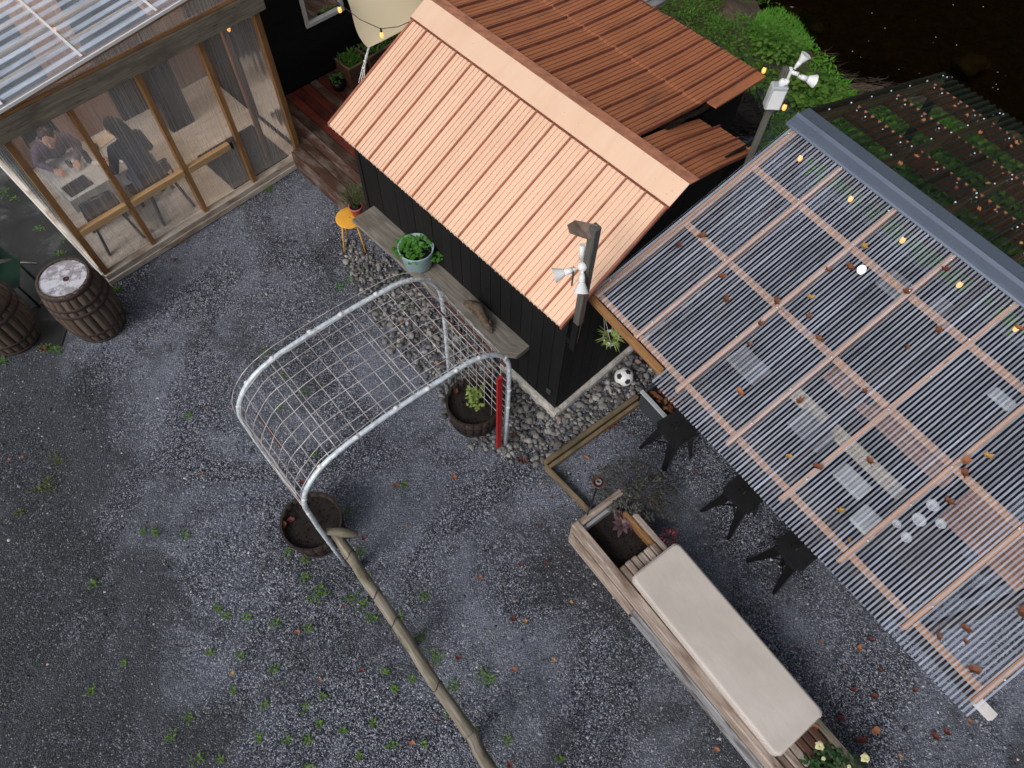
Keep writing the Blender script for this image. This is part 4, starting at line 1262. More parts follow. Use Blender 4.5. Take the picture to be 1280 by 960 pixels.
# ---- barrel planters
def half_barrel(loc, label, R=.30, h=.40):
    br = thing('barrel_planter', label, 'planter', loc, RU(0, 60), 'half barrel planters under the arch')
    ns = 20
    for k in range(ns):
        a0 = 2 * pi * k / ns + .01; a1 = 2 * pi * (k + 1) / ns - .01
        m = MB(); zs = [0, h * .5, h]
        for z in zs:
            r = R - .05 + .05 * (z / h) ** .7
            for rr in (0, -.022):
                for a in (a0, (a0 + a1) / 2, a1): m.v.append(((r + rr) * cos(a), (r + rr) * sin(a), z))
        for i in range(2):
            b = i * 6
            for (p, q) in ((0, 1), (1, 2), (2, 5), (5, 4), (4, 3), (3, 0)):
                m.face((b + p, b + q, b + q + 6, b + p + 6), [(zs[i] + k, p * .05), (zs[i] + k, q * .05), (zs[i + 1] + k, q * .05), (zs[i + 1] + k, p * .05)], True)
        m.face((12, 13, 14, 17, 16, 15)); m.face((3, 4, 5, 2, 1, 0))
        m.build('stave', 'stave_dark', br)
    for (za, zb) in ((.05, .09), (h - .13, h - .09)):
        r0 = R - .05 + .05 * (za / h) ** .7; r1 = R - .05 + .05 * (zb / h) ** .7
        m = MB(); n = 36
        for r, z in ((r0, za), (r0 + .005, za), (r1 + .005, zb), (r1, zb)):
            for k in range(n): m.v.append((r * cos(2 * pi * k / n), r * sin(2 * pi * k / n), z))
        for i in range(3):
            for k in range(n): k2 = (k + 1) % n; m.face((i * n + k, i * n + k2, (i + 1) * n + k2, (i + 1) * n + k), None, True)
        m.build('hoop', 'stave_dark', br)
    m = MB(); n = 24
    def dfn(u, v):
        r = (R - .024) * u; a = 2 * pi * v
        return (r * cos(a), r * sin(a), h - .07 + .02 * noise.noise(Vector((r * cos(a) * 9, r * sin(a) * 9, 0))))
    m.grid(dfn, 10, n); m.build('soil', 'soil', br)
    m = MB()
    for _ in range(110):
        a = RU(0, 6.28); r = (R - .04) * sqrt(random.random()); m.blob((r * cos(a), r * sin(a), h - .062), RU(.004, .011), 0, .3)
    m.build('soil_crumbs', 'soil', br, kind='stuff')
    return br
pl1 = Vector((*G(388, 650, .42).xy, 0)); pl2 = Vector((*G(592, 500, .42).xy, 0))
half_barrel(pl1, 'half barrel planter of bare dark soil at the left foot of the arch')
half_barrel(pl2, 'half barrel planter with lime leaved shrub at right foot of the arch')
sh_ = thing('lime_shrub', 'young shrub with lime green leaves in the right hand barrel planter', 'plant', pl2 + Vector((.02, 0, .34)))
m = MB(); m2 = MB()
for k in range(9):
    a = RU(0, 6.28); tip = Vector((RU(-.08, .10), RU(-.14, .12), RU(.15, .55)))
    m2.tube([(0, 0, 0), tip * .5 + Vector((0, 0, .05)), tip], [.005, .004, .002], 5)
    for j in range(11):
        q = tip * RU(.35, 1.0) + Vector((RU(-.03, .03), RU(-.03, .03), RU(-.01, .03)))
        a = RU(0, 6.28); m.leaf(q, (cos(a), sin(a), RU(0, .6)), (0, 0, 1), RU(.035, .06), RU(.024, .034), .2)
m.build('foliage', 'lime_green', sh_); m2.build('stem', 'root_brown', sh_)

# ---- log rail
rail = thing('log_rail', 'weathered peeled log handrail running from the arch to bottom edge', 'rail', (0, 0, 0))
A0, A1 = G(420, 668, .96), G(588, 920, .96)
def logpts(a, b_, n, r0, r1, jit):
    P, Rr = [], []
    for i in range(n + 1):
        tt = i / n; p = a.lerp(b_, tt)
        P.append(p + Vector((jit * noise.noise(Vector((tt * 5, 1, a.x))), jit * noise.noise(Vector((tt * 5, 7, a.x))), jit * .5 * noise.noise(Vector((tt * 6, 3, 0)))))); Rr.append(r0 + (r1 - r0) * tt + .009 * noise.noise(Vector((tt * 14, 0, 9))))
    return P, Rr
P_, R_ = logpts(A0, A1, 30, .046, .049, .012); MB().tube(P_, R_, 12).build('log', 'log', rail)
B0, B1 = G(580, 905, .90), G(660, 1040, .90)
P_, R_ = logpts(B0, B1, 16, .052, .048, .02); MB().tube(P_, R_, 12).build('log', 'log', rail)
for q in (A0.lerp(A1, .03), A0.lerp(A1, .5), B0.lerp(B1, .12), B0.lerp(B1, .9)):
    MB().tube([(q.x, q.y, -.05), (q.x, q.y, .88)], .05, 10).build('post', 'weathered_post', rail)
q0 = G(408, 664, 1.02); q1 = G(447, 668, 1.0)
MB().tube([q0, q0.lerp(q1, .5) + Vector((0, 0, .01)), q1], [.03, .045, .03], 8).build('cap_block', 'grey_beam', rail)
m = MB()
for tt in (.12, .33, .47, .78):
    p = A0.lerp(A1, tt); d = (A1 - A0).normalized(); x = d.cross(Vector((0, 0, 1)))
    m.tube([p + x * .053 * cos(a) + Vector((0, 0, .053 * sin(a))) + d * .02 * sin(a * 2) for a in [pi * k / 8 for k in range(9)]], .003, 4)
m.build('tie_wire', 'black_metal', rail)

# ================================================================== BENCH PLANTER
BO = Vector((*G(715, 655, .45).xy, 0)); BH = -50.4
def bn(x, y, z=0): return BO + hd(BH) * x + hd(BH + 90) * y + Vector((0, 0, z))
bench = thing('planter_bench', 'long weathered timber bench box with planting wells at both ends', 'bench', BO, BH)
BL, BWd = 3.3, .60
MB().box(0, BL, -.005, .075, .27, .45, 0).build('side_timber', 'barn_wood', bench, .008)
MB().box(.03, .95, -.022, -.001, .0, .262, 0).build('side_timber', 'barn_wood', bench, .006)
MB().box(.96, BL, -.020, -.001, .08, .25, 0).build('side_board', 'barn_wood_grey', bench, .005)
MB().box(.98, BL, -.030, -.001, .0, .075, 0).build('side_board', 'barn_wood_grey', bench, .005)
MB().box(0, BL, .0, .07, .0, .264, 0).build('side_timber', 'barn_wood', bench, .006)
MB().box(.0, .07, .08, .62, .22, .44, 1).build('end_timber', 'barn_wood', bench, .008)
MB().box(.075, .11, .08, .60, .20, .40, 1).build('end_timber', 'barn_wood_grey', bench, .006)
MB().box(.0, .07, .08, .62, .0, .215, 1).build('end_timber', 'barn_wood', bench, .006)
MB().box(.28, .74, .545, .60, .22, .42, 0).build('side_timber', 'barn_wood', bench, .008)
MB().box(.20, .745, .50, .54, .20, .38, 0).build('side_timber', 'pine', bench, .006)
MB().box(.76, 2.62, .53, .60, .02, .40, 0).build('side_timber', 'barn_wood', bench, .006)
MB().box(2.60, BL, .55, .61, .20, .43, 0).build('side_timber', 'grey_beam', bench, .008)
MB().box(2.60, BL, .51, .545, .18, .36, 0).build('side_timber', 'barn_wood', bench, .006)
MB().box(.28, BL, .535, .60, .0, .19, 0).build('side_timber', 'blackish_post', bench, .006)
# end-grain blocks closing the wells
for j in range(6):
    y0 = .085 + j * .076
    MB().box(.60 + RU(-.015, .01), .90, y0, y0 + .07, .25, .425 + RU(-.02, .008), 0).build('cross_block', 'barn_wood', bench, .012)
    MB().box(2.55, 2.80 + RU(-.03, .02), y0, y0 + .07, .25, .41 + RU(-.03, .008), 0).build('cross_block', 'barn_wood' if j < 3 else 'planter_brown', bench, .012)
MB().box(.90, 2.56, .08, .525, .3, .44).build('seat_deck', 'barn_wood', bench)
def soilbox(x0, x1, y0, y1, z):
    MB().grid(lambda u, v: (x0 + (x1 - x0) * u, y0 + (y1 - y0) * v, z + .03 * noise.noise(Vector((u * 6, v * 6, x0)))), 12, 12).build('soil', 'soil', bench)
soilbox(.11, .61, .07, .52, .27); soilbox(2.78, BL, .07, .52, .28)
m = MB()
for _ in range(160): m.blob((RU(.12, .59), RU(.09, .5), RU(.27, .29)), RU(.004, .013), 0, .3)
m.build('soil_crumbs', 'soil', bench, kind='stuff')

# cushion: rounded slab with a piped seam
cu = thing('seat_cushion', 'long beige fabric cushion lying on the timber bench box', 'cushion', (1.975, 1.14, .445), -51.4)
def rrect(a, b_, r, z, n=6):
    P = []
    for (cx, cy, st) in ((a - r, b_ - r, 0), (-a + r, b_ - r, 90), (-a + r, -b_ + r, 180), (a - r, -b_ + r, 270)):
        for k in range(n + 1):
            an = radians(st + 90 * k / n); P.append((cx + r * cos(an), cy + r * sin(an), z))
    return P + [P[0]]
m = MB()
prof = [(.02, .0), (.003, .008), (.0, .022), (-.002, .055), (.0, .092), (.003, .102), (.010, .109), (.020, .1115), (.026, .112), (.034, .112), (.06, .112)]
n_ = 28
for (ins, z) in prof:
    for q in rrect(.915 - ins, .285 - ins, max(.012, .055 - ins * .2), z)[:-1]:
        x, y, zz_ = q
        if z > .2: zz_ += .005 * noise.noise(Vector((x * 4, y * 9, 1)))
        if .02 < z < .1: y += .0022 * noise.noise(Vector((x * 11, 3, z * 9)))
        m.v.append((x, y, zz_))
for i in range(len(prof) - 1):
    for k in range(n_):
        k2 = (k + 1) % n_; m.face((i * n_ + k, i * n_ + k2, (i + 1) * n_ + k2, (i + 1) * n_ + k), None, True)
e = (len(prof) - 1) * n_
m.face([e + k for k in range(n_)]); m.face([k for k in range(n_)][::-1])
m.build('cushion_body', 'cushion_cloth', cu)
for zz in (.026, .09):
    MB().tube(rrect(.918, .288, .057, zz), .0035, 6).build('piping', 'cushion_cloth', cu)

# candle torch at the corner
tb = G(733, 646, .38)
def zover(base, px, py):
    return min([base.z + .01 * k for k in range(250)], key=lambda z: (G(px, py, z).xy - base.xy).length)
tz = zover(tb, 738, 600)
torch = thing('garden_torch', 'rusty iron cup torch on a thin rod at the planter corner', 'torch', Vector((tb.x, tb.y, 0)))
ct = Vector((0, 0, tz))
MB().tube([(0, 0, .25), (.004, .0, tz * .6), (0, 0, tz - .02)], .008, 6).build('rod', 'black_metal', torch)
MB().lathe([(.012, -.03), (.050, -.01), (.062, .03), (.056, .032), (.040, .0), (.0, .0)], 18, tuple(ct)).build('cup', 'rust', torch)
MB().lathe([(.014, .0), (.028, .004), (.028, .03), (.016, .034), (.014, .0)], 14, tuple(ct)).build('candle_ring', 'stone_grey', torch)

# plants in the bench wells
def plant(name, label, loc, mats, fn, group=None):
    tt = thing(name, label, 'plant', loc, 0, group)
    for (pn, mt_, f) in fn:
        m = MB(); f(m); m.build(pn, mt_, tt)
    return tt
def fl_succ(m):
    for (x, y, r) in ((0, 0, .13), (.10, .02, .07), (-.03, .12, .06)): rosette(m, (x, y, 0), r, 16, r * .38, .35)
plant('succulent', 'dusky pink rosette succulent in the dark planter soil', Vector((*G(778, 655, .33).xy, .29)), None, [('foliage', 'succulent', fl_succ)])
tr0 = Vector((*G(785, 622, .36).xy, .32))
def fl_trail(m):
    for _ in range(3600):
        a = RU(0, 6.28); r = .44 * random.random() ** .75
        if noise.noise(Vector((cos(a) * r * 9, sin(a) * r * 9, 4))) < -.08: continue
        x = cos(a) * r * 1.15 + .10; y = sin(a) * r * .70 + .08
        dz = .12 - max(0, (x - .05)) * .55
        m.leaf((x, y, max(-.28, dz) + RU(-.04, .05)), (cos(a), sin(a), RU(-.3, .7)), (0, 0, 1), RU(.018, .036), RU(.010, .018), .3)
def st_trail(m):
    for _ in range(30):
        a = RU(0, 6.28); r = RU(.2, .42)
        m.tube([(0, 0, 0), (cos(a) * r * .5, sin(a) * r * .3, .12), (cos(a) * r * 1.15 + .08, sin(a) * r * .62, -.05)], .0025, 4)
plant('trailing_shrub', 'dark grey leaved trailing shrub spilling over the planter end', tr0, None, [('foliage', 'trailing_dark', fl_trail), ('stem', 'root_brown', st_trail)])
plant('burgundy_plant', 'small burgundy plant between end blocks and beige cushion', Vector((*G(836, 672, .42).xy, .40)), None, [('foliage', 'burgundy', lambda m: bush(m, (0, 0, 0), .07, .10, 26, .05, .018))])
rp = Vector((*G(1052, 985, .5).xy, .30))
def fl_rose(m): bush(m, (0, 0, 0), .31, .26, 1000, .042, .026)

def st_rose(m):
    for _ in range(14):
        a = RU(0, 6.28); m.tube([(0, 0, 0), (cos(a) * .15, sin(a) * .15, .2)], .003, 4)
plant('rose_bush', 'rose bush with pale yellow blooms in the lower planter well', rp, None, [('foliage', 'rose_green', fl_rose), ('stem', 'herb_green', st_rose)])

rb = [o for o in bpy.data.objects if o.name.startswith('rose_bush')][0]
for (x, y, s_) in ((1025, 932, 1), (1082, 947, 1), (1030, 948, .45), (1062, 958, .45)):
    p = G(x, y, .60) - rp; p.z = .29
    m = MB(); rosette(m, (0, 0, 0), .045 * s_, 14, .04 * s_, .1, 2)
    m.build('bloom', 'petal_yellow', rb, 0, p)

# ---- timber edging
edg = thing('timber_edging', 'low brown timber edging between cobbles and the stool patio', 'edging', (0, 0, 0))
def gbeam(p, q, w, h, mat, name, parent, z0=0):
    a = G(p[0], p[1], z0 + h); b_ = G(q[0], q[1], z0 + h); a.z = b_.z = z0 + h / 2
    return MB().beam(a, b_, w, h).build(name, mat, parent, .005)
gbeam((682, 577), (797, 494), .055, .12, 'edging', 'edging_board', edg)
gbeam((687, 583), (799, 502), .04, .10, 'edging', 'edging_board', edg)
gbeam((682, 581), (738, 638), .035, .10, 'edging', 'edging_board', edg)

# ---- zinc trough with fallen leaves at the canopy corner
trg = thing('zinc_trough', 'low dark grey trough filled with brown leaves at canopy corner', 'trough', cn(.96, 3.37, 0), CHD)
TZ = -.12
MB().box(-.20, -.18, -.20, .20, .0, .31).build('front_panel', 'zinc', trg, .004)
MB().box(-.22, -.17, -.22, .22, .312, .33).build('rim', 'grey_box', trg, .004)
MB().box(-.179, .2, .18, .2, .0, .31).build('side_panel', 'zinc', trg)
MB().box(-.179, .2, -.2, -.18, .0, .31).build('side_panel', 'zinc', trg)
MB().box(.201, .22, -.2, .2, .0, .31).build('side_panel', 'zinc', trg)
MB().box(-.17, .19, -.17, .17, .01, .25).build('soil', 'soil', trg)
m = MB()
for _ in range(45): m.leaf((RU(-.16, .1), RU(-.16, .16), RU(.26, .31)), (RU(-1, 1), RU(-1, 1), RU(-.2, .4)), (0, 0, 1), RU(.04, .07), RU(.03, .05), .5)
m.build('leaf_litter', 'leaf_brown', trg, kind='stuff')

# ---- soccer ball
def truncated_faces():
    ph = (1 + sqrt(5)) / 2
    ico = [Vector(v).normalized() for v in [(0, 1, ph), (0, -1, ph), (0, 1, -ph), (0, -1, -ph), (1, ph, 0), (-1, ph, 0), (1, -ph, 0), (-1, -ph, 0), (ph, 0, 1), (-ph, 0, 1), (ph, 0, -1), (-ph, 0, -1)]]
    return ico
ballp = Vector((*G(780, 471, .11).xy, .11))
ball = thing('soccer_ball', 'white soccer ball with black pentagons on gravel beside the shed', 'ball', ballp)
bm = bmesh.new(); bmesh.ops.create_icosphere(bm, subdivisions=5, radius=.11)
me = bpy.data.meshes.new('ball_skin'); rot = Matrix.Rotation(.5, 3, 'X') @ Matrix.Rotation(.35, 3, 'Y')
ico = [rot @ v for v in truncated_faces()]
mi = []
bm.to_mesh(me); bm.free()
for p in me.polygons:
    c = Vector(p.center).normalized(); srt = sorted(ico, key=lambda q: -q.dot(c)); q = srt[0]
    # pentagon test: edges face the five neighbours
    inside = True
    for nb in srt[1:6]:
        d = (nb - q * nb.dot(q)).normalized()
        if c.dot(d) > .278: inside = False
    mi.append(1 if inside and c.dot(q) > .9 else 0); p.use_smooth = True
me.materials.append(MATS['white_plastic']); me.materials.append(MATS['black_rubber'])
me.polygons.foreach_set('material_index', mi)
link(me, 'ball_skin', ball)

# ================================================================== STOOLS
stool0 = thing('metal_stool', 'first black metal stool beneath canopy eave, nearest the shed', 'stool', (0, 0, 0), 0, 'black metal stools along the canopy eave')
bm = bmesh.new(); bmesh.ops.create_cube(bm, size=1)
for v in bm.verts: v.co = Vector((v.co.x * .335, v.co.y * .335, v.co.z * .03 + .615))
bmesh.ops.bevel(bm, geom=[e_ for e_ in bm.edges if abs(e_.verts[0].co.z - e_.verts[1].co.z) > .02], offset=.035, segments=4, affect='EDGES')
bmesh.ops.bevel(bm, geom=[e_ for e_ in bm.edges if e_.verts[0].co.z > .62 and e_.verts[1].co.z > .62], offset=.008, segments=2, affect='EDGES')
me = bpy.data.meshes.new('seat'); bm.to_mesh(me); bm.free(); me.materials.append(MATS['stool_seat']); link(me, 'seat', stool0)
m = MB().tube([(-.03, 0, .632), (0, .005, .634), (.03, 0, .632)], .006, 5); m.build('grip_slot', 'black_rubber', stool0)
for sx in (-1, 1):
    for sy in (-1, 1):
        a = Vector((sx * .125, sy * .125, .60)); b_ = Vector((sx * .205, sy * .205, 0))
        m = MB()
        for (dx, dy) in ((1, 0), (0, 1)):
            w0, w1 = .095, .030
            tdir = Vector((dx * -sx, dy * -sy, 0)); nrm = Vector((dy * sx, dx * sy, 0))
            m.hexa([b_, b_ + tdir * w1, b_ + tdir * w1 - nrm * .004, b_ - nrm * .004, a, a + tdir * w0, a + tdir * w0 - nrm * .004, a - nrm * .004])
        m.build('leg', 'black_metal', stool0)
for (a, b_) in (((-1, -1), (1, 1)), ((-1, 1), (1, -1))):
    k = .172; MB().beam((a[0] * k, a[1] * k, .24 + (.012 if a[1] > 0 else 0)), (b_[0] * k, b_[1] * k, .24 + (.012 if a[1] > 0 else 0)), .014, .006).build('brace', 'black_metal', stool0)
for (a, b_) in (((-1, -1), (1, -1)), ((1, -1), (1, 1)), ((1, 1), (-1, 1)), ((-1, 1), (-1, -1))):
    k = .14; MB().beam((a[0] * k, a[1] * k, .575), (b_[0] * k, b_[1] * k, .575), .004, .05).build('apron', 'black_metal', stool0)
spots = [((1.70, 3.19), 35, None), ((2.31, 2.53), 42, 'second black metal stool beneath canopy eave, middle of the three'), ((2.73, 1.99), 36, 'third black metal stool beneath canopy eave, nearest the cushion end')]
for i, ((x, y), r, lb) in enumerate(spots):
    o = stool0 if i == 0 else copy_tree(stool0)
    o.location = (x, y, 0); o.rotation_euler = (0, 0, radians(r))
    if lb: o['label'] = lb

# ================================================================== POLES AND LAMPS
def par_lamp(parent, base, d, s=1.0):
    "white outdoor spot: neck, knuckle, flared shade"
    base = Vector(base); d = Vector(d).normalized()
    m = MB(); L = .17 * s
    m.tube([base, base + d * .03 * s], .014 * s, 10)
    m.tube([base + d * .025 * s, base + d * .05 * s, base + d * .09 * s], [.020 * s, .024 * s, .026 * s], 12)
    m.tube([base + d * .09 * s, base + d * .13 * s, base + d * L], [.027 * s, .044 * s, .060 * s], 18, False)
    m.tube([base + d * L, base + d * (L - .004)], [.060 * s, .002], 18, False)
    return m.build('spot_lamp', 'white_plastic', parent)
pb = sh(-.03, -.115)
pole = thing('lamp_pole', 'weathered post before the shed roof with rusty plate and two white spot lamps', 'lamp post', pb, 42)
MB().box(-.035, .035, -.035, .035, 1.98, 3.20, 2).build('post', 'weathered_post', pole, .006)
MB().box(-.033, .033, -.033, .033, 1.55, 1.979, 2).build('post', 'black_board', pole, .004)
MB().box(-.03, .08, .036, .10, 1.6, 1.68).build('wall_bracket', 'black_metal', pole)
# bent metal plate near the top
def pl(px, py, z):
    q = G(px, py, z) - pb; q.z = z; q2 = Matrix.Rotation(-radians(42), 3, 'Z') @ Vector((q.x, q.y, 0)); return Vector((q2.x, q2.y, z))
c4 = [pl(747, 281, 3.21), pl(738, 300, 3.10), pl(712, 291, 3.06), pl(709, 281, 3.13), pl(719, 275, 3.21)]
m = MB(); b_ = [Vector(q) for q in c4]
m.v = [tuple(q) for q in b_] + [tuple(q - Vector((0, 0, .006))) for q in b_]
m.face((0, 1, 2, 3, 4), [(q.x, q.y) for q in b_]); m.face((9, 8, 7, 6, 5))
for k in range(5): m.face((k, k + 5, (k + 1) % 5 + 5, (k + 1) % 5))
m.build('bent_plate', 'plate_rusty', pole)
jx = pl(728, 333, 2.76)
mdl = MB(); mdl.blob(jx, .042, 1, .02); mdl.build('junction_box', 'white_plastic', pole)
MB().tube([jx, (0, 0, jx.z)], .02, 8).build('bracket', 'white_plastic', pole)
bp2 = pl(716, 345, 2.70)
MB().beam(bp2 + Vector((0, 0, .06)), bp2 - Vector((0, 0, .07)), .10, .012, (.7, -.7, 0)).build('back_plate', 'zinc', pole, .004)
MB().tube([pl(727, 324, 2.84), pl(728, 306, 2.97)], .022, 12).build('sensor_tube', 'white_plastic', pole)
par_lamp(pole, pl(720, 336, 2.76), pl(694, 344, 2.72) - pl(720, 336, 2.76), 1.05)
par_lamp(pole, pl(728, 338, 2.74), pl(726, 368, 2.62) - pl(728, 338, 2.74), 1.05)
m = MB().tube([(-.02, -.04, 2.7), (.0, -.045, 2.2), (-.01, -.04, 1.7)], .005, 5); m.build('cable', 'rust', pole)

p2b = Vector((*G(950, 183, 2.74).xy, 0)); p2b = Vector((2.05, 4.98, 0))
pole2 = thing('utility_pole', 'thin timber pole at the ridge end with grey meter box and two white spot lamps', 'pole', p2b, 0)
MB().box(-.024, .024, -.024, .024, 0, 3.48, 2).build('post', 'weathered_post', pole2, .004)
def q2(px, py, z): v = G(px, py, z) - p2b; v.z = z; return v
bq = q2(972, 116, 3.28)
bq.x, bq.y = bq.x, bq.y
MB().box(bq.x - .072, bq.x + .062, bq.y - .045, bq.y + .045, bq.z - .14, bq.z + .08, 2).build('meter_box', 'grey_box', pole2, .01)
MB().box(bq.x - .058, bq.x + .048, bq.y - .051, bq.y - .046, bq.z - .125, bq.z + .05, 2).build('box_door', 'white_plastic', pole2, .002)
MB().blob(bq + Vector((.01, 0, .10)), .035, 1, .35).blob(bq + Vector((.03, -.01, .11)), .022, 1, .35).build('cable_gland', 'white_plastic', pole2)
MB().tube([bq, (0, 0, bq.z)], .015, 6).build('bracket', 'grey_box', pole2)
par_lamp(pole2, q2(993, 86, 3.48), Vector((.4, .1, .9)), .75)
par_lamp(pole2, q2(998, 95, 3.44), Vector((1, -.05, -.25)), .85)
MB().box(.025, .05, -.02, .02, 3.25, 3.48).build('mount_plate', 'white_plastic', pole2, .003)
MB().tube([q2(984, 88, 3.45), q2(998, 93, 3.46)], .016, 8).build('lamp_arm', 'white_plastic', pole2)

# ---- string lights: cable with bulbs, one thing
def string_light(name, label, pts, bulbs):
    tt = thing(name, label, 'string lights', (0, 0, 0))
    MB().tube(pts, .004, 5).build('cable', 'black_rubber', tt)
    for p in bulbs:
        p = Vector(p)
        MB().tube([p + Vector((0, 0, .005)), p + Vector((0, 0, -.035))], .012, 8).build('socket', 'black_rubber', tt)
        MB().lathe([(.004, -.105), (.016, -.095), (.021, -.075), (.017, -.05), (.011, -.036)], 12, tuple(p)).build('bulb', 'bulb_warm', tt)
bl = [G(792, -6, 2.48), G(845, 22, 2.46), G(893, 52, 2.46), G(958, 80, 2.6), G(984, 126, 2.8)]
pts = [G(740, -40, 2.5)]
for a in bl: pts += [pts[-1].lerp(a, .5) - Vector((0, 0, .03)), a]
string_light('string_lights', 'string of warm bulbs behind the brown roof running to the pole', pts, bl)
cb = [G(1004, 190, 2.70), G(1068, 241, 2.70), G(1134, 293, 2.70), G(1206, 349, 2.70), G(1278, 404, 2.70)]
pts = [cb[0] + Vector((-.2, .3, 0))]
for a in cb: pts += [pts[-1].lerp(a, .5) - Vector((0, 0, .02)), a]
string_light('string_lights', 'string of warm bulbs just below the blue grey ridge cap', pts, cb)
sb = [G(423, 4, 2.6), G(476, 36, 2.5), G(519, 24, 2.6)]
string_light('string_lights', 'string of warm bulbs along the cream shade sail edge', [G(400, -20, 2.7), sb[0], sb[0].lerp(sb[1], .5) - Vector((0, 0, .04)), sb[1], sb[1].lerp(sb[2], .5) - Vector((0, 0, .03)), sb[2]], sb)
lp = G(1077, 337, 2.35)
MB().lathe([(.004, -.04), (.025, -.03), (.036, 0), (.025, .03), (.010, .04)], 16).build('globe_lamp', 'bulb_white', None, 0, lp, label='bright white globe lamp shining through the clear canopy roof', cat='lamp')
for i, (s, d, z) in enumerate(((2.66, .30, 1.95), (2.68, .55, 1.35), (1.15, 1.15, 2.25), (2.3, 1.3, 2.25))):  # last two bulbs are added to dress the porch fill lamps
    p = pc(s, d, z)
    tt = thing('pendant_lamp', ('warm filament bulb glowing high at the right end of the porch', 'warm filament bulb glowing lower at the right end of porch', 'added unseen bulb for fill over the white porch table', 'added unseen bulb for fill near the back of the porch')[i], 'lamp', p)
    MB().lathe([(.004, -.05), (.018, -.03), (.024, 0), (.016, .035), (.009, .05)], 12).build('bulb', 'bulb_warm', tt)
    MB().tube([(0, 0, .05), (0, 0, (.35, .6, .2, .25)[i])], .003, 4).build('lamp_cord', 'black_rubber', tt)
    
# thin overhead wire above the bank
MB().tube([G(960, 82, 2.9), G(1060, 96, 2.2), G(1128, 105, 2.1)], .003, 4).build('overhead_wire', 'black_rubber', label='thin dark wire from pole across to the canopy roof', cat='wire')

# ---- shade sail
SA, SB_, SCc = G(460, 60, 2.2), G(300, -80, 3.0), G(840, -110, 2.9)
sail = thing('shade_sail', 'cream triangular shade sail tied with white rope by the shed', 'shade sail', SA)
def sailfn(u, v):
    # u from corner A outward, v across
    b_ = SB_.lerp(SCc, v); p = SA.lerp(b_, u)
    cen = SA.lerp(SB_.lerp(SCc, .5), u)
    pinch = .34 * sin(pi * min(1, u) ** .8) * abs(2 * v - 1)
    p = p.lerp(cen, min(.85, pinch)); p.z -= .12 * sin(pi * u) * (1 - (2 * v - 1) ** 2)
    return p - SA
MB().grid(sailfn, 20, 14).build('cloth', 'sail_cloth', sail)
r1 = G(452, 100, 1.9) - SA
m = MB()
for k in range(3):
    m.tube([Vector((0, 0, 0)) + Vector((.006 * k, 0, 0)), r1 * .3 + Vector((.012 * sin(k * 2), .01 * k, 0)), r1 * .6 + Vector((-.014 * cos(k * 2), .0, .01)), r1 * .85 + Vector((.02 * (k - 1), 0, 0)), r1 * 1.1 + Vector((.025 * (k - 1), 0, 0))], .006, 5)
m.blob(r1 * .42, .018, 1, .3).blob(r1 * .62, .016, 1, .3)
m.build('rope', 'rope', sail)

# ================================================================== POTS
# teal pot on the shelf
tpz = .905
tpp = Vector((*G(524, 340, tpz).xy, tpz)); tpp = G(523, 330, .905)
tp_ = thing('teal_pot', 'pale teal pot of bright green mint on the slab shelf', 'pot', tpp)
MB().lathe([(.0, 0), (.115, 0), (.13, .02), (.165, .24), (.170, .26), (.162, .262), (.15, .235), (.14, .19), (0, .19)], 32).build('pot_body', 'teal_pot', tp_)
MB().lathe([(.148, .20), (.0, .21)], 24).build('soil', 'soil', tp_)
mi_ = thing('mint_plant', 'bright green rounded leaf mint filling the teal pot', 'plant', tpp + Vector((0, 0, .2)))
m = MB()
for (cx, cy, cz_, rr, n) in ((-.05, .0, .06, .09, 80), (.05, .05, .05, .07, 40), (-.1, .07, .03, .06, 35), (.0, -.09, .02, .06, 30), (-.17, .04, .0, .05, 26), (.19, -.02, -.05, .045, 26), (.20, .03, -.08, .04, 20), (-.12, -.06, .04, .05, 30)):
    for _ in range(n):
        a = RU(0, 6.28); r = rr * sqrt(random.random())
        m.leaf((cx + cos(a) * r, cy + sin(a) * r, cz_ + RU(0, .05)), (cos(a), sin(a), RU(0, .7)), (0, 0, 1), RU(.035, .055), RU(.028, .042), .15)
m.build('foliage', 'mint_green', mi_)
m = MB()
for (x, y, z) in ((-.17, .04, 0), (.19, -.02, -.05), (.2, .03, -.08), (-.05, 0, .06), (.05, .05, .05)): m.tube([(0, 0, 0), (x * .6, y * .6, .08), (x, y, z)], .003, 4)
m.build('stem', 'herb_green', mi_)

# driftwood piece
dw = sh(-.14, 1.08, .905)
dr = thing('driftwood', 'gnarled brown driftwood stump on the slab shelf beside teal pot', 'driftwood', dw, SHD)
m = MB()
P = []
for i in range(9):
    tt = i / 8; P.append(Vector((-.02 + .03 * sin(tt * 5), .20 - tt * .46, .03 + .05 * sin(tt * 3 + .4))))
m.tube(P, [.03, .055, .05, .07, .05, .045, .05, .03, .015], 10)
for k in range(7):
    a = RU(0, 6.28); b0 = P[k + 1]; m.tube([b0, b0 + Vector((cos(a) * .05, sin(a) * .06, .03)), b0 + Vector((cos(a) * .08, sin(a) * .11, RU(0, .06)))], [.022, .014, .005], 6)
for v in range(len(m.v)):
    p = Vector(m.v[v]); n_ = noise.noise(p * 22); m.v[v] = tuple(p + Vector((n_, noise.noise(p * 22 + Vector((5, 5, 5))), n_)) * .012)
m.build('stump', 'driftwood', dr)

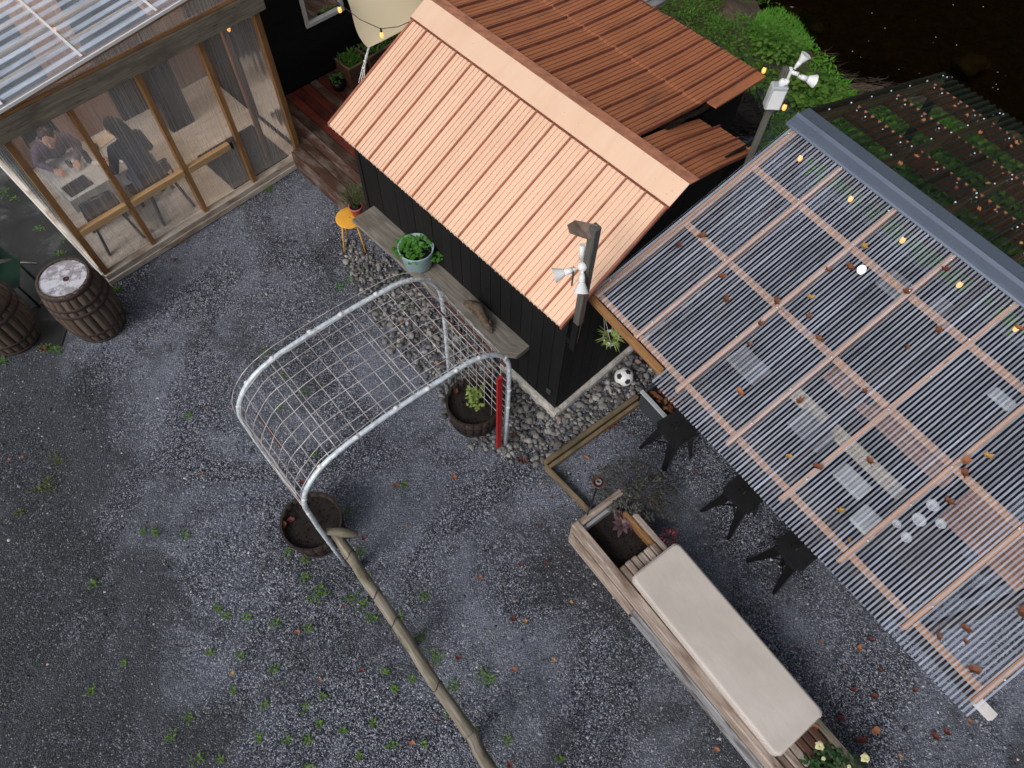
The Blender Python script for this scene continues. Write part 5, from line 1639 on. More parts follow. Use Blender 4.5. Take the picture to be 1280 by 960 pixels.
# yellow stool + pink pot
tp_.scale = (1.15, 1.15, 1.1); mi_.scale = (1.12, 1.12, 1.0)
yp = Vector((*G(437, 272, .50).xy, 0))
ys_ = thing('yellow_stool', 'round yellow metal stool at the left end of the shed', 'stool', yp, 30)
MB().lathe([(0, .485), (.165, .485), (.172, .492), (.172, .5), (.165, .503), (0, .503)], 28).build('seat', 'yellow_metal', ys_)
for k in range(4):
    a = k * pi / 2 + .3; MB().tube([(cos(a) * .12, sin(a) * .12, .485), (cos(a) * .16, sin(a) * .16, .25), (cos(a) * .19, sin(a) * .19, 0)], .010, 8).build('leg', 'yellow_metal', ys_)
MB().lathe([(.006, .504), (.006, .506), (0, .506)], 6).build('rivet', 'rust', ys_)
pk = G(447, 268, .505)
pp = thing('pink_pot', 'small pink clay pot standing on the yellow stool', 'pot', pk)
MB().lathe([(0, 0), (.055, 0), (.08, .13), (.088, .13), (.088, .155), (.078, .155), (.07, .125), (0, .125)], 24).build('pot_body', 'pink_pot', pp)
MB().lathe([(.072, .127), (0, .132)], 16).build('soil', 'soil', pp)
def fl_herb(m):
    for _ in range(420):
        a = RU(0, 6.28); r = .14 * sqrt(random.random()); z = RU(.03, .24)
        m.leaf((cos(a) * r * z * 5, sin(a) * r * z * 5, z), (cos(a), sin(a), RU(.2, 1.2)), (0, 0, 1), RU(.03, .05), RU(.006, .012), .2)
def st_herb(m):
    for _ in range(24):
        a = RU(0, 6.28); r = RU(.03, .15); m.tube([(0, 0, 0), (cos(a) * r * .5, sin(a) * r * .5, .12), (cos(a) * r, sin(a) * r, .24)], .002, 4)
hp = thing('herb_plant', 'bushy thyme like herb growing in the pink clay pot', 'plant', pk + Vector((0, 0, .13)))
m = MB(); fl_herb(m); m.build('foliage', 'herb_green', hp); m = MB(); st_herb(m); m.build('stem', 'root_brown', hp)

# hanging pot on the gable wall
hq = sh(.62, -.17, 1.02)
hq = GP(763, 424, sh(0, -.17), hd(135.4)) 
hg = thing('hanging_pot', 'small white hanging pot with spider plant on the black gable wall', 'pot', hq)
MB().lathe([(0, -.06), (.05, -.06), (.075, .0), (.082, .05), (.076, .052), (.068, .02), (0, .02)], 20).build('pot_body', 'white_paint', hg)
MB().lathe([(.068, .025), (0, .03)], 14).build('soil', 'soil', hg)
hk = Vector((*(hd(135.4) * .15).xy, .32))
for k in range(3):
    a = k * 2.1 + .4; MB().tube([(cos(a) * .078, sin(a) * .078, .05), hk], .0025, 4).build('cord', 'rope', hg)
MB().tube([hk, hk + hd(135.4) * .02 + Vector((0, 0, .02))], .006, 5).build('hook', 'black_metal', hg)
sp_ = thing('spider_plant', 'spiky yellow green spider plant in the white hanging pot', 'plant', hq + Vector((0, 0, .03)))
m = MB()
for _ in range(46):
    a = RU(0, 6.28); m.leaf((cos(a) * .02, sin(a) * .02, 0), (cos(a), sin(a), RU(.4, 1.4)), (0, 0, 1), RU(.07, .15), RU(.010, .016), .55, 3)
m.build('foliage', 'lime_green', sp_)

# planters on the deck by the house
def trough(name, label, p0, p1, depth, z0, z1, foliage, flab, n, L, w):
    p0 = Vector((*p0.xy, z0)); p1 = Vector((*p1.xy, z0)); d = (p1 - p0); a = atan2(d.y, d.x); Lx = d.length
    tt = thing(name, label, 'planter', p0, math.degrees(a)); hh = z1 - z0
    nb = 3
    for i in range(nb):
        za, zb = hh * i / nb, hh * (i + 1) / nb - .005
        MB().box(0, Lx, 0, .02, za, zb, 0).build('board', 'planter_brown', tt, .002)
        MB().box(0.001, .02, .021, depth - .021, za, zb, 1).build('board', 'planter_brown', tt, .002)
    MB().box(0, Lx, depth - .02, depth, 0, hh, 0).build('board', 'planter_brown', tt)
    MB().box(Lx - .02, Lx - .001, .021, depth - .021, 0, hh, 1).build('board', 'planter_brown', tt)
    MB().box(-.01, Lx + .01, -.01, .022, hh, hh + .015, 0).box(-.01, .022, .023, depth, hh, hh + .015, 1).build('rim', 'edging', tt)
    MB().box(.021, Lx - .021, .021, depth - .021, .05, hh - .03).build('soil', 'soil', tt)
    pt_ = thing('herb_clump', flab, 'plant', p0 + Matrix.Rotation(a, 3, 'Z') @ Vector((Lx / 2, depth / 2, hh - .03)), math.degrees(a))
    m = MB()
    for _ in range(n):
        x, y = RU(-Lx / 2 + .03, Lx / 2 - .03), RU(-depth / 2 + .03, depth / 2 - .03); b_ = RU(0, 6.28)
        m.leaf((x, y, RU(0, .09)), (cos(b_), sin(b_), RU(.3, 1.5)), (0, 0, 1), L * RU(.7, 1.2), w, .3)
    m.build('foliage', foliage, pt_)
trough('planter_box', 'square brown planter box of low green herbs against the dark house', G(436, 88, .66), G(458, 76, .66), .32, .3, .66, 'bank_green', 'low dark green herbs filling the square brown planter', 420, .06, .012)
trough('planter_box', 'long brown planter box behind the salmon roof edge by the sail', G(462, 73, .70), G(520, 36, .70), .30, .3, .70, 'bank_green', 'sparse dark green plants in the long brown planter', 260, .06, .02)
bpot = G(424, 110, .31)
bp3 = thing('black_pot', 'small black pot with a seedling on the deck by planter', 'pot', bpot)
MB().lathe([(0, 0), (.08, 0), (.11, .14), (.10, .14), (.095, .12), (0, .12)], 20).build('pot_body', 'black_metal', bp3)
MB().lathe([(.096, .122), (0, .127)], 14).build('soil', 'soil', bp3)
sd = thing('seedling', 'bright green leafy seedling in the small black pot', 'plant', bpot + Vector((0, 0, .12)))
m = MB(); bush(m, (0, 0, 0), .07, .09, 40, .05, .03); m.build('foliage', 'mint_green', sd)

# ================================================================== PEOPLE
def capsule(bm_, p0, p1, r0, r1, n=12):
    p0 = Vector(p0); p1 = Vector(p1); d = (p1 - p0); L = d.length
    q = d.to_track_quat('Z', 'Y').to_matrix() if L > 1e-6 else Matrix.Identity(3)
    def sph(c, r):
        bmesh.ops.create_icosphere(bm_, subdivisions=2, radius=r, matrix=Matrix.Translation(c))
    sph(p0, r0); sph(p1, r1)
    if L > 1e-4:
        mat = Matrix.Translation((p0 + p1) / 2) @ q.to_4x4()
        bmesh.ops.create_cone(bm_, cap_ends=True, segments=n, radius1=r0, radius2=r1, depth=L, matrix=mat)
def ellip(bm_, c, sx, sy, sz, rz=0):
    bmesh.ops.create_icosphere(bm_, subdivisions=3, radius=1, matrix=Matrix.Translation(c) @ Matrix.Rotation(rz, 4, 'Z') @ Matrix.Diagonal((sx, sy, sz, 1)))
def remesh_obj(bm_, name, mat, parent, vox, smooth=3):
    me = bpy.data.meshes.new(name); bm_.to_mesh(me); bm_.free()
    o = bpy.data.objects.new(name, me); COL.objects.link(o)
    md = o.modifiers.new('r', 'REMESH'); md.mode = 'VOXEL'; md.voxel_size = vox
    sm = o.modifiers.new('s', 'SMOOTH'); sm.factor = .5; sm.iterations = smooth
    dg = bpy.context.evaluated_depsgraph_get()
    me2 = bpy.data.meshes.new_from_object(o.evaluated_get(dg))
    o.modifiers.clear(); o.data = me2
    for p in me2.polygons: p.use_smooth = True
    me2.materials.clear(); me2.materials.append(MATS[mat]); o.parent = parent
    bpy.data.meshes.remove(me)
    return o
def person(label, origin, rz, lean, head_off, arms, top_mat, leg_mat, hair_mat, long_hair, head_turn=0.0, slump=0.0):
    """seated figure; local +y is forward, z=0 the floor, hips at (0,0,.50)"""
    pr = thing('person', label, 'person', origin, rz)
    hip = Vector((0, 0, .52)); chest = Vector((0, lean * .30, .52 + .34 - slump * .6)); neck = Vector((0, lean * .42, .52 + .50 - slump)); head = neck + Vector(head_off)
    shl = [neck + Vector((sx * .17, -.01, -.06)) for sx in (-1, 1)]
    legs = []
    for sx in (-1, 1):
        h = hip + Vector((sx * .09, .02, -.02)); k = Vector((sx * .12, .42, .50)); a = Vector((sx * .12, .40, .09)); toe = a + Vector((0, .15, -.045))
        legs.append((h, k, a, toe))
    # body (skin)
    b = bmesh.new()
    capsule(b, hip, chest, .125, .135); capsule(b, chest, neck, .13, .055); capsule(b, neck, head, .052, .055)
    fw = Matrix.Rotation(head_turn, 3, 'Z') @ Vector((0, 1, -.25)).normalized()
    ellip(b, head, .075, .092, .112, head_turn)
    capsule(b, head + fw * .03 + Vector((0, 0, -.06)), head + fw * .055 + Vector((0, 0, -.075)), .045, .030)      # jaw
    capsule(b, head + fw * .085 + Vector((0, 0, .01)), head + fw * .105 + Vector((0, 0, -.018)), .010, .015)        # nose
    rt = fw.cross(Vector((0, 0, 1))).normalized()
    for sx in (-1, 1):
        ellip(b, head + rt * sx * .077 + Vector((0, 0, -.005)), .014, .018, .03, head_turn)                             # ears
        capsule(b, head + fw * .083 + rt * sx * .030 + Vector((0, 0, .022)), head + fw * .083 + rt * sx * .012 + Vector((0, 0, .02)), .009, .008)  # brow
    capsule(b, head + fw * .093 + rt * .02 + Vector((0, 0, -.048)), head + fw * .093 - rt * .02 + Vector((0, 0, -.048)), .008, .008)   # lips
    for s_, (el, wr, hdir, side) in zip(shl, arms):
        el = Vector(el); wr = Vector(wr); hdir = Vector(hdir).normalized()
        capsule(b, s_, el, .048, .038); capsule(b, el, wr, .038, .025)
        up = Vector((0, 0, 1)); x = hdir.cross(up).normalized()
        palm = wr + hdir * .055
        for k in (-1, 0, 1): capsule(b, wr, palm + x * k * .022, .022, .016)
        for k, Lf in zip((-1.5, -.5, .5, 1.5), (.060, .075, .080, .066)):
            p0 = palm + x * k * .018; p1 = p0 + hdir * Lf * .5 + Vector((0, 0, .004)); p2 = p1 + hdir * Lf * .45 - up * .022
            capsule(b, p0, p1, .0095, .009); capsule(b, p1, p2, .009, .008)
        t0 = wr + hdir * .02 + x * side * .022; t1 = t0 + hdir * .03 + x * side * .028; t2 = t1 + hdir * .03 - up * .008
        capsule(b, t0, t1, .012, .010); capsule(b, t1, t2, .010, .009)
    for (h, k, a, toe) in legs: capsule(b, h, k, .08, .052); capsule(b, k, a, .052, .034); capsule(b, a, toe, .034, .028)
    remesh_obj(b, 'body', 'skin', pr, .0085, 3)
    # top
    b = bmesh.new()
    capsule(b, hip + Vector((0, 0, .02)), chest, .15, .155); capsule(b, chest, neck + Vector((0, 0, -.03)), .15, .075)
    capsule(b, shl[0], shl[1], .068, .068)
    for s_, (el, wr, hdir, side) in zip(shl, arms):
        el = Vector(el); capsule(b, s_, el, .066, .052)
        if top_mat == 'navy_cloth': capsule(b, el, el.lerp(Vector(wr), .35), .052, .044)
        else: capsule(b, el, el.lerp(Vector(wr), .9), .052, .036)
    remesh_obj(b, 'shirt', top_mat, pr, .014, 4)
    b = bmesh.new()
    capsule(b, hip + Vector((-.07, 0, -.02)), hip + Vector((.07, 0, -.02)), .125, .125)
    for (h, k, a, toe) in legs: capsule(b, h, k, .098, .066); capsule(b, k, a, .066, .050)
    remesh_obj(b, 'trousers', leg_mat, pr, .014, 3)
    for (h, k, a, toe) in legs:
        b = bmesh.new(); capsule(b, a + Vector((0, -.03, -.05)), toe + Vector((0, .01, -.008)), .042, .034); remesh_obj(b, 'shoe', 'black_rubber', pr, .012, 2)
    # hair
    b = bmesh.new()
    ellip(b, head - fw * .018 + Vector((0, 0, .022)), .088, .096, .108, head_turn)
    if long_hair:
        bk_ = -fw; bk_.z = 0
        for k in range(-3, 4):
            p0 = head + bk_ * .05 + rt * k * .022 + Vector((0, 0, .03)); p1 = neck + bk_ * .10 + rt * k * .030 + Vector((0, 0, -.02)); p2 = chest + bk_ * .15 + rt * k * .028 + Vector((0, 0, -.02 - .02 * (k % 2)))
            capsule(b, p0, p1, .040, .036); capsule(b, p1, p2, .036, .018)
    remesh_obj(b, 'hair', hair_mat, pr, .010, 2)
    # eyes
    for sx in (-1, 1):
        m = MB().blob(head + fw * .080 + rt * sx * .030 + Vector((0, 0, .008)), .011, 1, 0); m.build('eye', 'paper', pr)
    return pr
person('person with long black hair in navy top seated with back to the yard', pc(1.10, .40, .15), PHD + 6, .42, (-.02, .05, .15),
       [((-.26, .24, .66), (-.22, .46, .64), (.3, 1, 0), 1), ((.25, .24, .68), (.16, .44, .64), (-.4, 1, 0), -1)], 'navy_cloth', 'denim', 'hair_black', True, .5)
person('person with short dark hair in mauve top seated at the far side of porch table', pc(.50, 1.62, .15), PHD + 176, .85, (0, .10, .10),
       [((-.25, .30, .68), (-.12, .52, .64), (.3, 1, 0), 1), ((.25, .30, .68), (.14, .50, .64), (-.3, 1, 0), -1)], 'mauve_cloth', 'dark_cloth', 'hair_brown', False, -.3, .09)

# ================================================================== COBBLES
random.seed(5)
poly = [(428, 300), (470, 318), (520, 340), (580, 392), (648, 445), (660, 470), (693, 520), (720, 500), (800, 432), (830, 468), (800, 492), (683, 577), (640, 574), (600, 560), (560, 520), (540, 470), (500, 450), (470, 400), (440, 350)]
polyw = [G(x, y, 0) for x, y in poly]
def inpoly(x, y, P):
    c = False; j = len(P) - 1
    for i in range(len(P)):
        if (P[i].y > y) != (P[j].y > y) and x < (P[j].x - P[i].x) * (y - P[i].y) / (P[j].y - P[i].y) + P[i].x: c = not c
        j = i
    return c
def cob():
    while True:
        x, y = RU(-2.3, 2.1), RU(2.7, 6.2)
        if random.random() < .05: x += RU(-.12, .12); y += RU(-.12, .12)
        if inpoly(x + RU(-.07, .07), y + RU(-.07, .07), polyw):
            r = Vector((x, y, 0)) - SC; v_, u_ = r.dot(hd(45.4)), r.dot(hd(135.4))
            if v_ > -.03 and u_ > -.03: continue
            return x, y
scatter_stones(2900, cob, (0.016, 0.030), 'cobble_stone', 'river_cobbles', 1, .02)
MB().grid(lambda u, v: (0, 0, 0), 1, 1)

# ================================================================== WEEDS AND LEAVES
random.seed(21)
def weed(px, py, R, kind='weed_green', cat='weed', name='weed', label=None, grp='weeds in the gravel', n=None):
    p = G(px, py, 0)
    m = MB(); n = n or int(12 + R * 230)
    for _ in range(n):
        a = RU(0, 6.28); r = R * random.random() ** 1.4; c = Vector((cos(a) * r, sin(a) * r * RU(.7, 1), 0))
        m.leaf(c, (cos(a + RU(-1, 1)), sin(a + RU(-1, 1)), RU(.1, .9)), (0, 0, 1), RU(.015, .042), RU(.008, .018), .3)
    return m.build(name, kind, None, 0, p, label=label or 'small green weed tuft sprouting from the dark gravel', cat=cat, group=grp)
WEEDS = [(436, 640, .05), (450, 690, .07), (458, 725, .08), (395, 745, .10), (402, 738, .07), (440, 745, .08), (452, 755, .08), (466, 772, .08), (530, 745, .06), (500, 770, .05), (528, 795, .07), (545, 820, .09), (568, 858, .07), (605, 845, .08), (612, 850, .05), (493, 860, .05), (515, 850, .04), (380, 885, .06), (385, 925, .07), (400, 905, .04), (360, 925, .06), (430, 912, .05), (490, 930, .06), (590, 915, .07), (632, 925, .05), (700, 948, .04), (360, 690, .08), (382, 700, .06), (382, 722, .05), (385, 785, .04), (345, 780, .05), (300, 820, .03), (343, 835, .04), (308, 772, .04), (272, 760, .05), (262, 816, .04), (235, 520, .05), (232, 668, .06), (195, 665, .05), (118, 730, .04), (115, 862, .04), (238, 897, .05), (214, 920, .05), (248, 948, .06), (155, 828, .03), (330, 880, .05), (292, 862, .03), (322, 922, .05), (404, 870, .04), (330, 440, .04), (355, 470, .05), (380, 490, .05), (350, 510, .03), (180, 665, .03), (392, 568, .04), (468, 905, .03), (560, 890, .04), (282, 770, .03), (505, 605, .03), (385, 960, .06), (450, 945, .05), (530, 930, .04), (275, 950, .05), (140, 365, .05), (480, 840, .04), (640, 320, .0)]
for (x, y, r) in WEEDS:
    if r > 0: weed(x, y, r * RU(.75, 1.05))
for (x, y, r) in ((440, 350, .10), (425, 358, .06), (497, 343, .06), (455, 335, .05), (523, 350, .05), (505, 385, .05)):
    weed(x, y, r, 'mint_green', label='leafy green weed at the edge of the grey cobbles', grp='weeds beside the cobbles')
for (x, y, r) in ((70, 575, .12), (48, 612, .10), (60, 600, .08), (62, 610, .06), (25, 640, .05)):
    weed(x, y, r, 'olive_weed', label='yellowish moss like weed patch on bare soil at left', grp='yellowish weeds on bare soil')
for (x, y, r) in ((5, 240, .14), (18, 248, .08), (75, 318, .07), (82, 300, .05), (50, 287, .07), (58, 435, .08), (70, 438, .06), (3, 452, .06), (335, 236, .07), (300, 255, .04), (148, 362, .05)):
    weed(x, y, r, 'weed_green', label='green weed clump growing along the porch base', grp='weeds along the porch base', n=int(20 + r * 500))

def leaf_mesh(k):
    r = random.Random(k); m = MB(); n = 11
    pts = []
    for i in range(n):
        a = 2 * pi * i / n; rr = .036 * (1 + .38 * cos(a * 5 + k) * (1 if i % 2 else .5)) * r.uniform(.8, 1.15)
        x, y = rr * cos(a) * 1.2, rr * sin(a) * .85
        pts.append((x, y, .010 + .55 * (x * x) / .04 * r.uniform(.5, 1.2) * .6 + abs(y) * .35))
    m.v.append((0, 0, .004)); m.v.extend(pts)
    for i in range(n): m.face((0, 1 + i, 1 + (i + 1) % n), None, False)
    b = len(m.v); m.v.extend([(-.036, -.002, .012), (-.036, .002, .012), (-.075, .004, .02)]); m.face((b, b + 1, b + 2))
    return m.mesh('fallen_leaf')
LM = {}
for mt_ in ('leaf_brown', 'leaf_orange', 'leaf_yellow', 'leaf_red'):
    LM[mt_] = []
    for k in range(4):
        me = leaf_mesh(k + hash(mt_) % 1 * 0 + len(LM) * 5); me.materials.append(MATS[mt_]); LM[mt_].append(me)
def fallen(p, mt_, s, label, grp, tilt=(0, 0)):
    o = link(random.choice(LM[mt_]), 'fallen_leaf', None, 0, p, label=label, cat='leaf', group=grp)
    o.rotation_euler = (tilt[0] + RU(-.15, .15), tilt[1] + RU(-.15, .15), RU(0, 6.28)); o.scale = (s, s, s * RU(.7, 1.3))
nc = Vector((-SL * W_.x, -SL * W_.y, 1)).normalized()
oc = cn(0, 0, 2.1 + .03)
COLN = {'b': 'leaf_brown', 'o': 'leaf_orange', 'y': 'leaf_yellow', 'r': 'leaf_red'}
for (x, y, c, s) in ((877, 296, 'b', 1), (848, 307, 'r', .8), (903, 346, 'b', 1), (907, 375, 'b', 1), (1079, 309, 'y', .9), (1062, 336, 'b', 1.1), (1035, 338, 'b', .7), (1012, 373, 'y', .9), (1010, 396, 'b', .9), (970, 378, 'b', .9), (950, 405, 'b', .8), (1023, 425, 'b', .9), (936, 431, 'b', .6), (924, 491, 'o', 1), (1132, 365, 'b', 1), (1180, 338, 'r', .9), (1171, 414, 'b', 1), (1132, 435, 'b', .7), (1080, 490, 'b', .8), (999, 501, 'b', .8), (1087, 577, 'b', 1), (1021, 585, 'b', .9), (985, 571, 'y', .7), (1050, 638, 'y', .7), (1207, 577, 'o', 1.1), (1205, 592, 'b', .9), (1234, 570, 'y', .8), (1185, 627, 'b', .9), (1272, 410, 'o', .9), (1207, 786, 'b', .9), (1173, 795, 'b', .8), (1216, 838, 'b', 1), (1275, 765, 'b', 1), (1206, 802, 'b', .6), (1061, 675, 'y', .4)):
    fallen(GP(x, y, oc, nc) , COLN[c], s * .95, 'curled autumn leaf lying on the clear corrugated canopy roof', 'leaves on the clear canopy roof')
nf = Vector((FS * W_.x, FS * W_.y, 1)).normalized(); of = cn(RW, 0, zc + .045)
for (x, y, c, s) in ((1154, 151, 'o', .9), (1193, 134, 'o', .8), (1224, 167, 'o', .9), (1208, 145, 'o', .8), (1269, 180, 'o', 1.1), (1263, 184, 'o', .8), (1145, 197, 'o', 1), (1124, 206, 'o', 1), (1166, 213, 'o', .6), (1194, 237, 'r', .9), (1234, 230, 'o', .9), (1223, 262, 'o', .9), (1243, 263, 'o', .6), (1253, 217, 'o', .5), (1275, 305, 'y', .7)):
    fallen(GP(x, y, of, nf), COLN[c], s * .65, 'pale orange autumn leaf on the dark far slope of the canopy', 'leaves on the dark far canopy slope')
for (x, y, c, s) in ((495, 607, 'b', 1), (568, 597, 'o', .9), (507, 659, 'o', .6), (600, 722, 'o', .8), (641, 774, 'r', .8), (657, 776, 'y', .6), (651, 706, 'r', .7), (674, 658, 'r', .5), (573, 822, 'r', .7), (452, 838, 'r', .7), (515, 929, 'o', .8), (637, 955, 'r', .9), (642, 837, 'o', .8), (723, 688, 'r', .7), (683, 705, 'r', .6), (538, 834, 'b', .8), (455, 673, 'r', .8), (372, 790, 'o', .7), (400, 850, 'o', .6), (290, 842, 'y', .6), (253, 592, 'o', .5), (258, 510, 'o', .5), (215, 325, 'b', .9), (232, 302, 'b', .9), (55, 437, 'r', 1), (28, 572, 'o', .6), (12, 575, 'o', .6), (412, 535, 'o', .5), (545, 900, 'r', .6), (430, 758, 'r', .6), (612, 790, 'y', .4), (692, 825, 'y', .6), (714, 753, 'y', .5), (895, 937, 'o', .8), (1073, 810, 'o', 1), (1088, 800, 'r', .9), (1100, 838, 'r', .7), (1067, 862, 'r', .8), (1092, 870, 'r', 1), (1094, 913, 'o', 1.1), (1076, 925, 'r', 1.2), (1049, 898, 'r', .9), (1143, 863, 'r', .8), (1168, 921, 'r', 1.1), (1182, 915, 'r', 1), (1211, 902, 'o', .8), (1026, 802, 'o', .5), (733, 573, 'o', .8), (763, 534, 'r', 1), (757, 538, 'b', .9), (770, 530, 'r', .9), (776, 520, 'o', .8), (783, 510, 'o', .7), (748, 540, 'r', .7), (786, 541, 'r', .6), (690, 622, 'r', .5), (801, 455, 'r', .6), (818, 600, 'r', .7), (870, 590, 'r', .6), (650, 575, 'r', .9), (642, 545, 'r', 1), (658, 577, 'r', .8), (590, 400, 'b', .9), (500, 405, 'b', .9), (520, 430, 'r', .7), (555, 455, 'r', .7), (1125, 945, 'y', .5), (998, 812, 'r', .4), (880, 665, 'r', .5)):
    p = G(x, y, .012); fallen(p, COLN[c], s * .85, 'small curled autumn leaf lying on the dark gravel', 'leaves on the gravel')
for (x, y, c) in ((1018, 909, 'o'), (1022, 893, 'o'), (365, 650, 'r'), (355, 658, 'r'), (570, 490, 'r'), (378, 603, 'r')):
    fallen(G(x, y, .42 if x > 900 else .36), COLN[c], .8, 'small autumn leaf lying in a planter', 'leaves in the planters')
fallen(GP(935, 188, sh(2.0, 0, 2.50), (0, 0, 1)), 'leaf_orange', .9, 'single orange leaf on the brown back roof of the shed', 'leaf on shed roof')

def rank_labels(objs, marks, fmt):
    ords = ['', 'second ', 'third ', 'fourth ', 'fifth ', 'sixth ', 'seventh ', 'eighth ', 'ninth ', 'tenth ', 'eleventh ', 'twelfth ', 'thirteenth ', 'fourteenth ', 'fifteenth ', 'sixteenth ', 'seventeenth ', 'eighteenth ']
    cells = {}
    for o, kind in objs:
        nm, p = min(marks, key=lambda q: (Vector(q[1]).xy - o.location.xy).length)
        cells.setdefault((nm, kind), []).append(((Vector(p).xy - o.location.xy).length, o))
    for (nm, kind), L in cells.items():
        for k, (_, o) in enumerate(sorted(L, key=lambda q: q[0])):
            o['label'] = fmt % (kind, (ords[min(k, 17)] + 'closest').strip(), nm)
KN = {'leaf_brown': 'brown', 'leaf_orange': 'orange', 'leaf_yellow': 'yellow', 'leaf_red': 'dark red'}
def grp(g): return [(o, KN[o.data.materials[0].name]) for o in bpy.data.objects if o.get('group') == g]
YM = [('left barrel planter', pl1), ('right barrel planter', pl2), ('soccer ball', ballp), ('upper end of the log rail', A0), ('middle of the log rail', A0.lerp(A1, .55)), ('lower end of the log rail', A1),
      ('upper whisky barrel', Vector((-4.9, 4.5, 0))), ('corner of the timber edging', G(682, 580)), ('yellow rose bush', rp), ('middle of the beige cushion', Vector((1.98, 1.14, 0))), ('lower right canopy corner', CO), ('iron torch', tb), ('third stool', Vector((2.73, 1.99, 0))), ('first stool', Vector((1.7, 3.19, 0))),
      ('bottom left corner of the photo', G(0, 960)), ('bottom edge left of the log', G(330, 960)), ('yellow stool', yp), ('front left leg of the arch', G(470, 560)), ('lower left of the teal pot', G(500, 400))]
rank_labels(grp('leaves on the gravel'), YM, '%s leaf on gravel, %s to %s')
rank_labels([(o, 'green') for o in bpy.data.objects if o.get('group') == 'weeds in the gravel'], YM, '%s weed tuft, %s one to %s')
CMK = [('globe lamp', lp), ('beige plank bench', cn(2.04, 1.85)), ('shed side eave board', cn(.1, 3.5)), ('white crockery', tw2), ('lower right canopy corner', CO), ('top left ridge end', cn(2.3, 4.0)), ('right edge of the photo', cn(2.0, .8)), ('stool nearest the shed', Vector((1.7, 3.19, 0))), ('second stool', Vector((2.31, 2.53, 0)))]
rank_labels(grp('leaves on the clear canopy roof'), CMK, '%s leaf on clear roof, %s to %s')
FMK = [('far left corner of the dark slope', cn(5.0, 4.0)), ('utility pole', p2b), ('right photo edge', cn(4.3, 2.4)), ('ridge cap middle', cn(2.6, 3.0))]
rank_labels(grp('leaves on the dark far canopy slope'), FMK, '%s leaf on dark far slope, %s to %s')
rank_labels(grp('leaves in the planters'), [('rose bush', rp), ('left barrel planter', pl1), ('right barrel planter', pl2), ('top of the arch', G(378, 600))], '%s leaf inside a planter, %s to the %s')
rank_labels([(o, 'yellowish') for o in bpy.data.objects if o.get('group') == 'yellowish weeds on bare soil'], [('left edge of the photo', G(0, 600))], '%s moss like weed on bare soil, %s to the %s')
rank_labels([(o, 'leafy') for o in bpy.data.objects if o.get('group') == 'weeds along the porch base'], [('porch left corner', PA), ('porch right end', pc(2.9, 0)), ('barrel cut by the edge', Vector((-5.8, 4.3, 0))), ('left side wall of the porch', pc(0, 2))], '%s green weed at the porch, %s to the %s')
rank_labels([(o, 'leafy') for o in bpy.data.objects if o.get('group') == 'weeds beside the cobbles'], [('teal pot', tpp)], '%s green weed by the cobbles, %s to the %s')

# ================================================================== BANK
random.seed(33)
def bank_pts(n, f):
    out = []
    while len(out) < n:
        px, py = RU(740, 1120), RU(-60, 200)
        if f(px, py): out.append((px, py))
    return out
def zz_at(px, py):
    z = -.2
    for _ in range(6): p = G(px, py, z); z = terr(p.x, p.y)
    return G(px, py, z)
# mown bright grass point
m = MB()
c = 0
while c < 9000:
    px, py = RU(930, 1022), RU(12, 76)
    if ((px - 978) / 42) ** 2 + ((py - 42) / 32) ** 2 > 1: continue
    p = zz_at(px, py); a = RU(0, 6.28)
    m.leaf(p, (cos(a) * .5, sin(a) * .5, 1), (0, 0, 1), RU(.05, .10), RU(.008, .014), .3, 1); c += 1
m.build('grass', 'grass_bright', kind='stuff', label='bright green grass on the stream bank')
m = MB(); c = 0
while c < 16000:
    px, py = RU(700, 1070), RU(-70, 190)
    edge = (1002 if py < 112 else 1050) if py > 60 else 960 + py * .4
    if px > edge + RU(-8, 8): continue
    if 885 < px < 950 and py > 130: continue
    q = noise.noise(Vector((px * .03, py * .03, 0)))
    if q < -.32: continue
    p = zz_at(px, py); a = RU(0, 6.28)
    m.leaf(p + Vector((0, 0, RU(0, .14) + max(0, q) * .3)), (cos(a), sin(a), RU(.1, 1)), (0, 0, 1), RU(.04, .10), RU(.012, .03), .3, 1); c += 1
m.build('ground_cover', 'bank_green', kind='stuff', label='mixed green ground cover between shed and stream')
m = MB(); c = 0
while c < 4200:
    px, py = RU(740, 905), RU(-60, 60)
    p = zz_at(px, py); a = RU(0, 6.28)
    m.leaf(p + Vector((0, 0, RU(0, .1))), (cos(a), sin(a), RU(.1, 1)), (0, 0, 1), RU(.04, .09), RU(.01, .02), .3, 1); c += 1
m.build('dry_grass', 'olive_weed', kind='stuff', label='dull olive grass at the top of the bank')
m = MB(); c = 0
while c < 9000:
    px, py = RU(1010, 1300), RU(60, 420)
    p = zz_at(px, py); r_ = p - CO; r_.z = 0
    if r_.dot(W_) < 5.1 or p.y > shore(p.x) - .5: continue
    a = RU(0, 6.28)
    m.leaf(p + Vector((0, 0, RU(0, .1))), (cos(a), sin(a), RU(.1, 1)), (0, 0, 1), RU(.06, .14), RU(.02, .045), .3, 1); c += 1
m.build('ground_cover', 'grass_bright', kind='stuff', label='bright green growth on the bank below the dark canopy slope')
